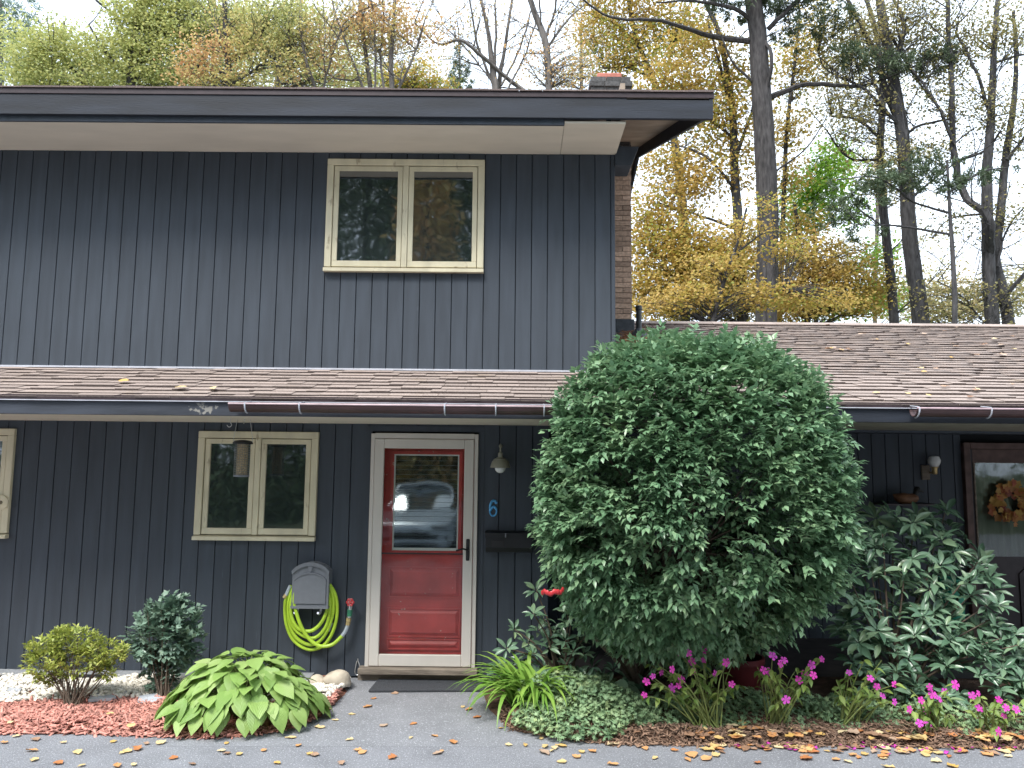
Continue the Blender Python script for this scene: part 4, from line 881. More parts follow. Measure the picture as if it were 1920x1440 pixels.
# taper toward the ground
zf = np.clip((tips[:, 2] - (bs - RZ)) / (RZ * .9), 0, 1); tips[:, 0] = BC.x + (tips[:, 0] - BC.x) * (.90 + .10 * zf)
tips[:, 1] += .5 * (1 - zf) ** 1.2
low = tips[:, 2] < bs - RZ * .55; keep = ~(low & (rng.random(n) < .1))
keep &= ~((tips[:, 1] > EAVE_Y - .14) & (tips[:, 2] > 2.12)) | (tips[:, 2] > EAVE_Z + .20 + SLOPE * np.maximum(0, tips[:, 1] - EAVE_Y))
keep &= tips[:, 1] < -.12
holes = [(1400, 1000, 85, 60), (1330, 1070, 55, 40), (1150, 880, 45, 28), (1440, 1170, 80, 45), (1210, 1050, 40, 40), (1370, 900, 35, 30), (1100, 1010, 40, 30), (1500, 1080, 40, 40)]
for hx_, hy_, hrx, hry in holes:
    h = at(hx_, hy_, -1.8); d2 = ((tips[:, 0] - h.x) / (hrx * sc_px)) ** 2 + ((tips[:, 2] - h.z) / (hry * sc_px)) ** 2
    keep &= ~((d2 < 1) & (tips[:, 1] < -1.0) & (rng.random(n) < .88))
tips = tips[keep]; od = unit((tips - np.array(BC[:])) / np.array([RX, RYb, RZ]) ** 2)
P, D, N, Ln, Wd = sprays(tips, od * .8 + np.array([0, -.12, .10]), 10, .16, .060, .034, .24, .28)
foliage(bush, P, D, N, Ln, Wd, P_SIMPLE, L_BUSH, 300)
# inner shade leaves
n2 = 900; v2 = unit(rng.normal(size=(n2, 3))); t2 = v2 * (rng.uniform(.55, .82, n2))[:, None] * np.array([RX * .95, RYb * .9, RZ]) + np.array(BC[:])
k2 = ~((t2[:, 1] > EAVE_Y - .12) & (t2[:, 2] > 2.12)) & (t2[:, 1] < -.15); t2 = t2[k2]
P, D, N, Ln, Wd = sprays(t2, unit(t2 - np.array(BC[:])), 6, .16, .062, .034, .4, .4); foliage(bush, P, D, N, Ln, Wd, P_SIMPLE, L_BUSH, 0, 'inner_foliage')
st = []
roots = [gnd(1185, 1292, .04), gnd(1200, 1288, .04), gnd(1260, 1285, .04), gnd(1330, 1282, .04), gnd(1225, 1284, .04), gnd(1295, 1284, .04), gnd(1380, 1280, .04)]
for k in range(46):
    r = random.choice(roots); j = rng.integers(len(tips)); t = Vector(tips[j]); c = Vector((BC.x + random.uniform(-.4, .4), -.75 + random.uniform(-.2, .2), random.uniform(.8, 1.3)))
    if k < 7: r = roots[k]
    st.append((bez([r + Vector((random.uniform(-.02, .02), random.uniform(-.02, .02), 0)), r.lerp(c, .5) + Vector((random.uniform(-.12, .12), 0, 0)), c, c.lerp(t, .55), c.lerp(t, .95)], 4), .032 if k < 7 else .016, .004))
# leaning bare stems visible at lower left of the bush
r0 = gnd(1192, 1294, .04)
for q in (((1160, 1240), (1115, 1190), (1085, 1120)), ((1175, 1240), (1140, 1180), (1130, 1100)), ((1185, 1250), (1170, 1190), (1180, 1120))):
    st.append((bez([r0 + Vector((random.uniform(-.05, .05), 0, 0))] + [at(a_, b_, -.75 - .12 * i) for i, (a_, b_) in enumerate(q)], 5), .034, .014))
stems_mesh('stems', st, M_STEM, bush, 6)
# red ribbon and a caught yellow leaf on the bush
p = at(1035, 1107, -1.62); m = MB(); rp_ = bez([(p.x - .07, -1.66, p.z - .012), (p.x - .05, -1.70, p.z + .005), (p.x - .02, -1.72, p.z - .008), (p.x + .02, -1.72, p.z + .010), (p.x + .05, -1.70, p.z - .002), (p.x + .075, -1.66, p.z + .018)], 5)
m.tube(rp_, [.013 + .003 * math.sin(i * 1.9) for i in range(len(rp_))], 8, flat=(.6, 1.2)); tag(m.build('red_ribbon', M_REDP, None, True), 'crumpled red ribbon tied low on the left flank of the round bush', 'ribbon')

# ---- rhododendrons: whorls of long leaves
def rhodo(label, base, whorls, Ll, nbig, stems=26):
    t = thing('rhododendron', label, 'shrub', base); Ps, Ds, Ns, Ls = [], [], [], []
    for c, sz in whorls:
        ax = unit(np.array([rng.normal(0, .35), -.45 + rng.normal(0, .3), .9])); n = int(rng.integers(7, 10)); a0 = rng.uniform(0, 6.28)
        u = unit(np.cross(ax, [1, .1, 0])); w = np.cross(ax, u)
        for i in range(n):
            a = a0 + i * 2.399; el = rng.uniform(-.1, .75); d = (u * math.cos(a) + w * math.sin(a)) * math.cos(el) + ax * math.sin(el)
            Ps.append(np.array(c) + d * .012 - ax * .010 * i * .4); Ds.append(d); Ns.append(ax + d * -.2 + rng.normal(0, .15, 3)); Ls.append(Ll * sz * rng.uniform(.7, 1.12))
    P, D, N, Ln = map(np.array, (Ps, Ds, Ns, Ls)); foliage(t, P, D, N, Ln, Ln * rng.uniform(.31, .38, len(Ln)), P_RHODO, L_RHODO, nbig)
    b = Vector(base); s = []
    for k in range(min(stems, len(whorls))):
        c = Vector(whorls[k * len(whorls) // stems if len(whorls) > stems else k][0]); s.append((bez([b + Vector((random.uniform(-.1, .1), random.uniform(-.06, .06), 0)), b.lerp(c, .5) + Vector((0, 0, .08)), c], 5), .012, .0045))
    stems_mesh('stems', s, M_STEM, t); return t
def in_poly(px, py, poly):
    r = False; j = len(poly) - 1
    for i in range(len(poly)):
        if (poly[i][1] > py) != (poly[j][1] > py) and px < (poly[j][0] - poly[i][0]) * (py - poly[i][1]) / (poly[j][1] - poly[i][1]) + poly[i][0]: r = not r
        j = i
    return r
poly = [(1590, 960), (1640, 945), (1700, 950), (1770, 945), (1800, 985), (1830, 1040), (1860, 1080), (1900, 1150), (1960, 1200), (1990, 1330), (1640, 1335), (1600, 1250), (1570, 1180), (1595, 1060)]
wh = []
while len(wh) < 200:
    a_, b_ = random.uniform(1560, 1990), random.uniform(940, 1335)
    if not in_poly(a_, b_, poly): continue
    front = -.95 + .45 * (1 - min(1, (b_ - 940) / 380)); y = front + abs(random.gauss(0, .22)); c = at(a_, b_, y)
    if c.z < .12: continue
    if all((Vector(c) - Vector(q[0])).length > .068 for q in wh): wh.append((c[:], random.uniform(.85, 1.15)))
rhodo('tall rhododendron with whorled leaves beside the dark porch door', (3.05, -.55, .06), wh, .132, 300)
wh = []
for a_, b_ in [(965, 1180), (990, 1205), (950, 1215), (1010, 1180), (1030, 1215), (940, 1250), (1060, 1200), (975, 1240), (1020, 1250), (1065, 1245), (1095, 1225), (1005, 1105), (1110, 1250), (1000, 1225), (1080, 1265), (1130, 1270), (1045, 1275), (1100, 1275), (1150, 1255), (1040, 1180), (1070, 1170), (1020, 1160), (1055, 1230), (1085, 1200), (1030, 1195), (1000, 1150), (1065, 1145), (1100, 1190), (1010, 1265), (1075, 1220), (985, 1225)]:
    y = -.45 + random.uniform(-.15, .15); wh.append((at(a_, b_, y)[:], random.uniform(.75, 1.0)))
rhodo('low rhododendron squeezed between the mat and the round bush', (.42, -.4, .06), wh, .118, 190)

# ---- hosta, each leaf a part
hb = gnd(455, 1338, .05); hosta = thing('hosta', 'bushy lime green hosta with broad ribbed leaves by the walk', 'plant', hb)
nL = 300; i = np.arange(nL); rr = ((i + .5) / nL) ** .42; a = i * 2.39996 + rng.normal(0, .2, nL)
HR = np.array([.58, .42]); hgt = .33 * (1 - rr ** 2.2) + .115
P = np.stack([hb.x + np.cos(a) * rr * HR[0] * .92, hb.y + np.sin(a) * rr * HR[1] * .92, hb.z - .03 + hgt], 1) + rng.normal(0, .015, (nL, 3))
sl = -.10 + .95 * rr ** 1.5 + rng.normal(0, .2, nL); D = np.stack([np.cos(a), np.sin(a), -sl], 1) + rng.normal(0, .22, (nL, 3)); N = np.stack([np.cos(a) * sl, np.sin(a) * sl, np.ones(nL)], 1) + rng.normal(0, .18, (nL, 3))
ln = rng.uniform(.12, .185, nL) * (.85 + .25 * rr); low = P[:, 2] - ln * np.abs(unit(D)[:, 2]) < .05; P[low, 2] += .06
leaf_objs('leaf', proto_mesh('hosta_leaf', P_HOSTA, L_HOSTA), P, D, N, ln, ln * rng.uniform(.62, .75, nL), hosta)
stems_mesh('stems', [(bez([hb + Vector((random.uniform(-.06, .06), random.uniform(-.05, .05), -.02)), hb.lerp(Vector(P[k]), .5) + Vector((0, 0, .09)), Vector(P[k]) + Vector(unit(D[k])) * .01], 4), .006, .004) for k in range(0, nL, 2)], M_GSTEM, hosta)

# ---- azalea and small round shrub
def shrub(name, label, base, blobs, Y, per, tl, Ll, Lw, m, ntip, nbig, spread=.8, nst=26, thick=.011, upw=.6):
    t = thing(name, label, 'shrub', base); tips = []; outs = []
    area = sum(b[2] * b[3] for b in blobs)
    for bx, by, rx, ry in blobs:
        c = at(bx, by, Y); s = (Y + 7) / F_PX; k = int(ntip * rx * ry / area); v = unit(rng.normal(size=(k, 3))) * (rng.uniform(.45, 1, k) ** .5)[:, None]
        tips.append(np.array(c[:]) + v * np.array([rx * s, (rx + ry) / 2 * s * spread, ry * s])); outs.append(v + np.array([0, 0, upw]))
    tips = np.concatenate(tips); outs = np.concatenate(outs); ok = tips[:, 1] < -.06; tips, outs = tips[ok], outs[ok]
    foliage(t, *sprays(tips, outs, per, tl, Ll, Lw, .0, .3), P_SIMPLE, m, nbig); b = Vector(base); s = []
    for k in range(nst):
        e = Vector(tips[rng.integers(len(tips))]); s.append((bez([b + Vector((random.uniform(-.05, .05), random.uniform(-.04, .04), -.02)), b.lerp(e, .45) + Vector((random.uniform(-.05, .05), random.uniform(-.03, .03), random.uniform(-.02, .05))), e], 5), thick, thick * .3))
    stems_mesh('stems', s, M_STEM, t); return t
b = gnd(135, 1322, .05)
shrub('azalea', 'yellow-green azalea with bare fanning stems in the gravel', b, [(85, 1245, 36, 34), (135, 1205, 50, 28), (190, 1222, 48, 26), (140, 1240, 62, 26), (75, 1215, 24, 18), (115, 1200, 24, 24), (225, 1225, 16, 14), (200, 1262, 22, 12), (95, 1272, 22, 10)], b.y + .05, 8, .045, .038, .017, L_AZA, 560, 0, .9, 40, .006)
b = gnd(308, 1308, .05)
shrub('round_shrub', 'small round blue-green shrub against the dark wall', b, [(316, 1175, 62, 54), (300, 1205, 58, 54), (345, 1195, 40, 52), (318, 1140, 40, 26), (275, 1190, 36, 40), (300, 1265, 34, 32), (330, 1240, 40, 30)], b.y + .12, 8, .08, .052, .038, L_EUO, 420, 120, .85, 16, .007, .3)

# ---- daylily clump: each blade a part
db = gnd(1000, 1325, .05); t = thing('daylily', 'clump of arching grassy daylily blades at the edge of the walk', 'plant', db)
blades = []
for k in range(7):
    n = 9; V, T = [], []; cur = random.uniform(.7, 1.25); w0 = .017
    for i in range(n):
        u = i / (n - 1); ang = 1.25 - cur * 2.0 * u * (.55 + .45 * u); 
        if i == 0: x = z = 0
        else: x += math.cos(ang) / (n - 1); z += math.sin(ang) / (n - 1)
        w = w0 * (1.2 * min(1, .5 + u * 2) * (1 - u ** 2.5) + .04) * 1.6
        V += [(x, -w, z + .25 * w), (x, 0, z), (x, w, z + .25 * w)]
    T = [(3 * i + q, 3 * i + q + 3, 3 * i + q + 4, 3 * i + q + 1) for i in range(n - 1) for q in (0, 1)]
    blades.append(proto_mesh('daylily_blade', (np.array(V), np.array(T)), L_LILY))
W = Matrix.Translation(-WBASE[t.name])
for k in range(150):
    a = random.uniform(1.7, 5.4) if k % 4 else random.uniform(0, 6.28); s = random.uniform(.42, .66)
    o = bpy.data.objects.new('blade', random.choice(blades)); COL.objects.link(o); o.parent = t; o.matrix_parent_inverse = W
    o.matrix_basis = Matrix.Translation(db + Vector((random.uniform(-.16, .10), random.uniform(-.12, .14), -.02))) @ Matrix.Rotation(a, 4, 'Z') @ Matrix.Rotation(random.uniform(-.25, .2), 4, 'Y') @ Matrix.Scale(s, 4)

# ---- low geranium mat with lobed leaves
def lobed(n=5):
    V = [(0, 0, 0)]; T = []
    for k in range(n * 2 + 1):
        a = -2.3 + 4.6 * k / (n * 2); r = 1.0 if k % 2 else .42; V.append((.3 + .6 * r * math.cos(a), .62 * r * math.sin(a), .06 * r))
    T = [(0, k, k + 1) for k in range(1, n * 2 + 1)]; return np.array(V, float), np.array(T)
P_LOBE = lobed()
gb = gnd(1110, 1350, .03); t = thing('geranium_mat', 'low spreading mat of small lobed grey-green leaves at the bed edge', 'plant', gb)
mounds = [(1060, 1300, 90, 48), (1010, 1345, 45, 30), (1120, 1320, 90, 45), (1170, 1330, 60, 35), (1230, 1335, 60, 28), (1080, 1355, 90, 28), (1110, 1290, 60, 30), (1255, 1310, 35, 22), (1330, 1335, 55, 22), (1420, 1330, 40, 20), (1545, 1335, 30, 24), (1640, 1345, 30, 20), (1390, 1345, 50, 16), (1480, 1348, 50, 16), (1580, 1352, 45, 14), (1690, 1362, 45, 14), (1790, 1366, 45, 14), (1880, 1368, 45, 14), (1840, 1345, 40, 14), (1300, 1350, 40, 16), (1400, 1315, 50, 25), (1500, 1318, 50, 25), (1600, 1322, 50, 25), (1700, 1335, 50, 22), (1800, 1340, 50, 22), (1900, 1345, 50, 24)]
Ps = []; Ds = []
for bx, by, rx, ry in mounds:
    g0 = gnd(bx, min(by + ry * .9, 1378), .0); Y = g0.y + .05; c = at(bx, by, Y); s = (Y + 7) / F_PX; k = int(rx * ry * .28); v = unit(rng.normal(size=(k, 3))); v[:, 2] = np.abs(v[:, 2]) * 1.0 - .25; v *= rng.uniform(.75, 1.05, (k, 1))
    Ps.append(np.array(c[:]) + v * np.array([rx * s, .20 + rx * s * .2, ry * s])); Ds.append(v)
P = np.concatenate(Ps); Dv = np.concatenate(Ds); P[:, 2] = np.maximum(P[:, 2], .035); nn = len(P); a = rng.uniform(0, 6.28, nn)
D = np.stack([np.cos(a), np.sin(a), rng.normal(-.1, .3, nn)], 1) + Dv * .5; N = Dv * .7 + np.array([0, -.15, .8]) + rng.normal(0, .35, (nn, 3)); ln = rng.uniform(.026, .050, nn)
foliage(t, P, D, N, ln, ln * 1.05, P_LOBE, L_GER, 0)
s = []
for k in range(0, nn, 7): q = Vector(P[k]); s.append(([Vector((q.x * .9 + gb.x * .1, q.y + .05, .02)), Vector((q.x, q.y + .02, q.z * .6)), q], .0025, .0015))
stems_mesh('stems', s, M_GSTEM, t, 4)
# a few big dark leaves in the shade behind the mat
fb = gnd(1145, 1305, .05); t = thing('shade_hosta', 'dark green hosta leaves in the shade under the bush stems', 'plant', fb)
nL = 16; a = rng.uniform(2.2, 6.6, nL); P = np.stack([fb.x + np.cos(a) * .10, fb.y + np.sin(a) * .08, rng.uniform(.12, .20, nL)], 1); D = np.stack([np.cos(a), np.sin(a) * .8, rng.uniform(-.5, .1, nL)], 1); N = np.tile([0, -.3, 1.], (nL, 1)) + rng.normal(0, .2, (nL, 3)); ln = rng.uniform(.16, .24, nL)
leaf_objs('leaf', proto_mesh('shade_hosta_leaf', P_HOSTA, L_RHODO), P, D, N, ln, ln * .55, t); stems_mesh('stems', [([fb + Vector((0, 0, -.02)), Vector(P[k])], .005, .004) for k in range(nL)], M_GSTEM, t)

# ---- impatiens: stems, leaves, and every flower a part
flowers = [(1274, 1223), (1290, 1224), (1318, 1220), (1298, 1240), (1319, 1238), (1361, 1242), (1260, 1255), (1240, 1261), (1224, 1268), (1212, 1278), (1300, 1258), (1341, 1264), (1278, 1274), (1272, 1286), (1260, 1290), (1372, 1283), (1208, 1303), (1449, 1230), (1463, 1245), (1470, 1238), (1432, 1257), (1442, 1260), (1522, 1247), (1509, 1263), (1498, 1275), (1525, 1266), (1474, 1312), (1541, 1236), (1592, 1261), (1632, 1272), (1644, 1287), (1677, 1283), (1677, 1316), (1743, 1288), (1771, 1296), (1791, 1284), (1727, 1313), (1705, 1330), (1737, 1333), (1724, 1356), (1739, 1356), (1823, 1304), (1834, 1300), (1836, 1328), (1873, 1312), (1882, 1343), (1886, 1327), (1872, 1372), (1748, 1302), (1760, 1310), (1905, 1330), (1655, 1305)]
def petal_mesh():
    V, T = [(0, 0, 0)], []
    for k in range(5):
        a = k * 2 * math.pi / 5 + .3; b = len(V)
        for da, r, h in ((-.50, .55, .05), (-.46, .9, .10), (-.2, 1.05, .0), (.2, 1.05, .0), (.46, .9, .10), (.50, .55, .05)): V.append((r * math.cos(a + da), r * math.sin(a + da), h + .03 * (k % 2)))
        T += [(0, b + i, b + i + 1) for i in range(5)]
    return np.array(V, float), np.array(T)
me_fl = proto_mesh('flower', petal_mesh(), L_FLOW); P_IMP = grid_leaf([.06, .34, .48, .42, .22, .02], .12, .3); me_il = proto_mesh('impatiens_leaf', P_IMP, L_IMP)
clumps = [((1325, 1362), 'leggy pink impatiens clump left of the red pot', 1200, 1400), ((1455, 1358), 'pink impatiens clump with tallest stems right of the red pot', 1400, 1550), ((1590, 1358), 'sparse wilting impatiens clump between the bush and the rhododendron', 1550, 1690), ((1745, 1368), 'low pink impatiens clump below the middle of the rhododendron', 1690, 1805), ((1860, 1372), 'pink impatiens clump at the right photo edge', 1805, 1990)]
for (bx, by), lab, lo, hi in clumps:
    g0 = gnd(bx, by, .04); t = thing('impatiens', lab, 'flowers', g0); st = []; Ps = []; ends = []
    for fx_, fy_ in flowers:
        if not lo <= fx_ < hi: continue
        y = g0.y - .14 + random.uniform(-.16, .10); c = at(fx_, fy_, y); ends.append(c)
        o = bpy.data.objects.new('flower', me_fl); COL.objects.link(o); o.parent = t; o.matrix_parent_inverse = Matrix.Translation(-WBASE[t.name])
        nrm = Vector((random.gauss(0, .35), -1 + random.gauss(0, .2), .45 + random.gauss(0, .3))).normalized(); s = random.uniform(.023, .034)
        o.matrix_basis = Matrix.Translation(c) @ nrm.to_track_quat('Z', 'Y').to_matrix().to_4x4() @ Matrix.Rotation(random.uniform(0, 6), 4, 'Z') @ Matrix.Diagonal((s, s * random.uniform(.75, 1), s, 1))
    for k in range(16 if lo < 1690 else 10):
        c = at(random.uniform(lo + 10, hi - 10), random.uniform(1235, 1320) if lo < 1690 else random.uniform(1290, 1350), g0.y + random.uniform(-.15, .15)); ends.append(c)
    for c in ends:
        r = g0 + Vector((random.uniform(-.09, .09), random.uniform(-.05, .05), -.02)); mid = r.lerp(c, .55) + Vector((random.uniform(-.02, .02), 0, .05)); pts = bez([r, mid, c + Vector((0, .008, -.006))], 5); st.append((pts, .0065, .0025))
        for q in range(4): Ps.append(pts[random.randint(len(pts) // 2 - 1, len(pts) - 1)])
    stems_mesh('stems', st, M_GSTEM, t, 5); P = np.array([p_[:] for p_ in Ps]); nn = len(P); a = rng.uniform(0, 6.28, nn)
    D = np.stack([np.cos(a), np.sin(a) - .2, rng.normal(-.35, .3, nn)], 1); N = np.tile([0, -.35, 1.], (nn, 1)) + rng.normal(0, .3, (nn, 3)); ln = rng.uniform(.045, .085, nn); leaf_objs('leaf', me_il, P, D, N, ln, ln * .5, t)

# ================================================================== FALLEN LEAVES
def fallen_proto(seed):
    g = np.random.default_rng(seed); V, T = [], []; prof = [.05, .42, .5, .40, .24, .03] if seed % 2 else [.08, .50, .30, .52, .26, .02]; n = len(prof)
    for i, w in enumerate(prof):
        u = i / (n - 1)
        for s in (-1, -.5, 0, .5, 1): V.append((u - .5, s * w + g.normal(0, .02), .10 * abs(s) ** 1.5 * w * 2 * g.uniform(.3, 1.6) + .12 * (u - .5) ** 2 * g.uniform(-1, 2.5)))
    T = [(i * 5 + k, i * 5 + k + 5, i * 5 + k + 6, i * 5 + k + 1) for i in range(n - 1) for k in range(4)]
    V = np.array(V); V[:, 2] -= V[:, 2].min(); return V, np.array(T)
FL = {c: [proto_mesh('fallen_leaf', fallen_proto(s), m) for s in range(4)] for c, m in (('yellow', L_FALLY), ('orange', L_FALLO), ('brown', L_FALLB))}
def fall(p, col, label, group, size=None, nrm=None):
    o = bpy.data.objects.new('fallen_leaf', random.choice(FL[col])); COL.objects.link(o); s = size or random.uniform(.045, .085)
    q = (nrm or Vector((0, 0, 1))).to_track_quat('Z', 'Y').to_matrix().to_4x4()
    o.matrix_basis = Matrix.Translation(p) @ q @ Matrix.Rotation(random.uniform(0, 6.28), 4, 'Z') @ Matrix.Rotation(random.uniform(-.12, .12), 4, 'X') @ Matrix.Diagonal((s, s * random.uniform(.55, .85), s, 1)); tag(o, label, 'leaf', group)
spots = [(8, 1392), (67, 1386), (118, 1392), (60, 1407), (146, 1410), (213, 1390), (275, 1394), (300, 1392), (230, 1411), (240, 1408), (258, 1404), (65, 1424), (110, 1430), (153, 1435), (220, 1435), (250, 1433), (325, 1421), (415, 1407), (425, 1412), (448, 1413), (425, 1393), (545, 1383), (560, 1397), (495, 1406), (590, 1414), (580, 1413), (655, 1387), (670, 1406), (680, 1410), (600, 1364), (628, 1350), (660, 1339), (720, 1360), (740, 1300), (775, 1357), (770, 1383), (690, 1325), (700, 1310), (880, 1330), (820, 1412), (828, 1408), (815, 1380), (868, 1325), (895, 1345), (940, 1365), (985, 1372), (954, 1396), (985, 1397), (1015, 1385), (1040, 1402), (1052, 1398), (1035, 1407), (1090, 1409), (1110, 1408), (1080, 1418), (1053, 1428), (1228, 1421), (1290, 1424), (1265, 1406), (1210, 1403), (1340, 1402), (1280, 1398), (1505, 1409), (1550, 1408), (1568, 1424), (1600, 1415), (1610, 1420), (1590, 1428), (1620, 1413), (1660, 1411), (1760, 1411), (1755, 1427), (1780, 1418), (1808, 1409), (1890, 1418), (1890, 1402), (1783, 1395), (1665, 1438), (1785, 1436), (850, 1391), (735, 1420), (640, 1430), (520, 1430), (30, 1380), (360, 1432), (1150, 1433), (1420, 1430)]
for a_, b_ in spots:
    c = random.choices(('yellow', 'orange', 'brown'), (5, 4, 2))[0]
    fall(gnd(a_, b_, .008), c, f'{c} fallen leaf lying on the grey asphalt', f'{c} fallen leaves on the asphalt')
for k in range(26):
    a_ = random.uniform(5, 580); g0 = gnd(a_, random.uniform(1335, 1378), .06)
    if g0.y < float(f_mulch(g0.x)) + .02: continue
    c = random.choice(('yellow', 'orange', 'brown')); fall(g0, c, f'{c} fallen leaf on the red mulch', f'{c} fallen leaves on the mulch', random.uniform(.05, .09))
for k in range(150):
    a_ = random.uniform(1000, 1915) if k < 25 else random.uniform(1280, 1915); g0 = gnd(a_, random.gauss(1389, 12), .02); g0.z = .008 if g0.y < float(f_bed(g0.x)) else .05; c = random.choices(('yellow', 'orange', 'brown'), (4, 4, 3))[0]
    fall(g0, c, f'{c} fallen leaf along the edge of the flower bed', f'{c} fallen leaves at the bed edge', random.uniform(.05, .11))
RN = Vector((0, -math.sin(TH), math.cos(TH)))
rl = [(235, 230), (520, 312), (550, 308), (1240, 285), (1335, 253), (1065, 310), (655, 357), (1300, 395), (1340, 420), (1560, 405), (1585, 400), (1820, 330), (1665, 355), (1720, 405), (1835, 440), (1510, 490), (1740, 490), (1295, 515), (925, 400), (1030, 607), (1060, 637), (1160, 610), (1225, 765), (1255, 762), (1500, 795), (1520, 790), (1815, 745), (920, 825), (1100, 840), (650, 820), (1460, 855), (240, 440), (270, 435), (300, 445), (330, 440), (290, 428), (355, 448), (400, 440), (440, 450)]
for a_, b_ in rl:
    c = random.choices(('yellow', 'brown'), (3, 4))[0]; p = on_roof(1500 + a_ / 4.571, 560 + b_ / 4.571) + RN * .014
    fall(p, c, f'{c} fallen leaf on the brown shingles of the low wing', f'{c} leaves on the wing roof', random.uniform(.045, .085), RN)
for a_, b_ in ((233, 717), (400, 731), (340, 729), (1215, 636), (1235, 640), (1175, 640)):
    c = 'yellow' if a_ < 900 else 'orange'; fall(on_roof(a_, b_) + RN * .014, c, 'yellow fallen leaf on the shingles under the upper wall' if a_ < 900 else 'orange fallen leaf near the vent pipe', 'leaves on the skirt roof' if a_ < 900 else 'leaves by the vent pipe', .09, RN)
def s_need(n):
    a = rng.normal(1195, 38, n); b = rng.normal(636, 9, n); ok = a > 1160; return np.array([(on_roof(x, y) + RN * .012)[:] for x, y in zip(a[ok], b[ok])])
chips('needle_litter', L_NEEDLE, 900, s_need, (.05, .12), (.003, .006), .003, .2, 'rust brown pine needles gathered round the vent pipe', 'needles')
# pink petals dropped along the bed
def s_pet(n):
    a = rng.uniform(1380, 1915, n); b = rng.normal(1396, 7, n); return np.array([gnd(x, y, .012)[:] for x, y in zip(a, b)])
chips('petal_litter', L_FLOW, 60, s_pet, (.02, .045), (.015, .03), .003, .3, 'dropped pink petals along the bed edge', 'petals')

# ================================================================== TREES
def px_path(pts, Y):
    """pixel polyline (x, y, width) at depth Y -> world points and radii"""
    s = (Y + 7) / F_PX; return [at(x, y, Y) for x, y, w in pts], [w * s / 2 for x, y, w in pts]
def smooth_path(P, R, n=5, wob=0.0):
    Q = bez(P, n); k = np.linspace(0, len(R) - 1, len(Q)); r = np.interp(k, range(len(R)), R)
    if wob: Q = [q + Vector((random.gauss(0, wob), random.gauss(0, wob), 0)) if 0 < i < len(Q) - 1 else q for i, q in enumerate(Q)]
    return Q, list(r)
def crown_leaves(tips, spread, per, size, flat=.45):
    n = len(tips); P = np.repeat(tips, per, 0) + rng.normal(0, 1, (n * per, 3)) * np.array([spread, spread, spread * flat]); k = len(P)
    a = rng.uniform(0, 6.283, k); D = np.stack([np.cos(a), np.sin(a), rng.normal(-.35, .45, k)], 1); N = np.tile([0, -.25, .8], (k, 1)) + rng.normal(0, .75, (k, 3))
    ln = rng.uniform(.65, 1.25, k) * size * .95; return P, D, N, ln, ln * .72
def needle_tufts(tips, per, ln, out):
    n = len(tips); P = np.repeat(tips, per, 0); o = np.repeat(out, per, 0); D = unit(rng.normal(size=P.shape)) + o * .9; L_ = rng.uniform(.6, 1.1, len(P)) * ln
    P = P + rng.normal(0, ln * .25, P.shape); return P, D, rng.normal(size=P.shape), L_, np.full(len(P), .030)
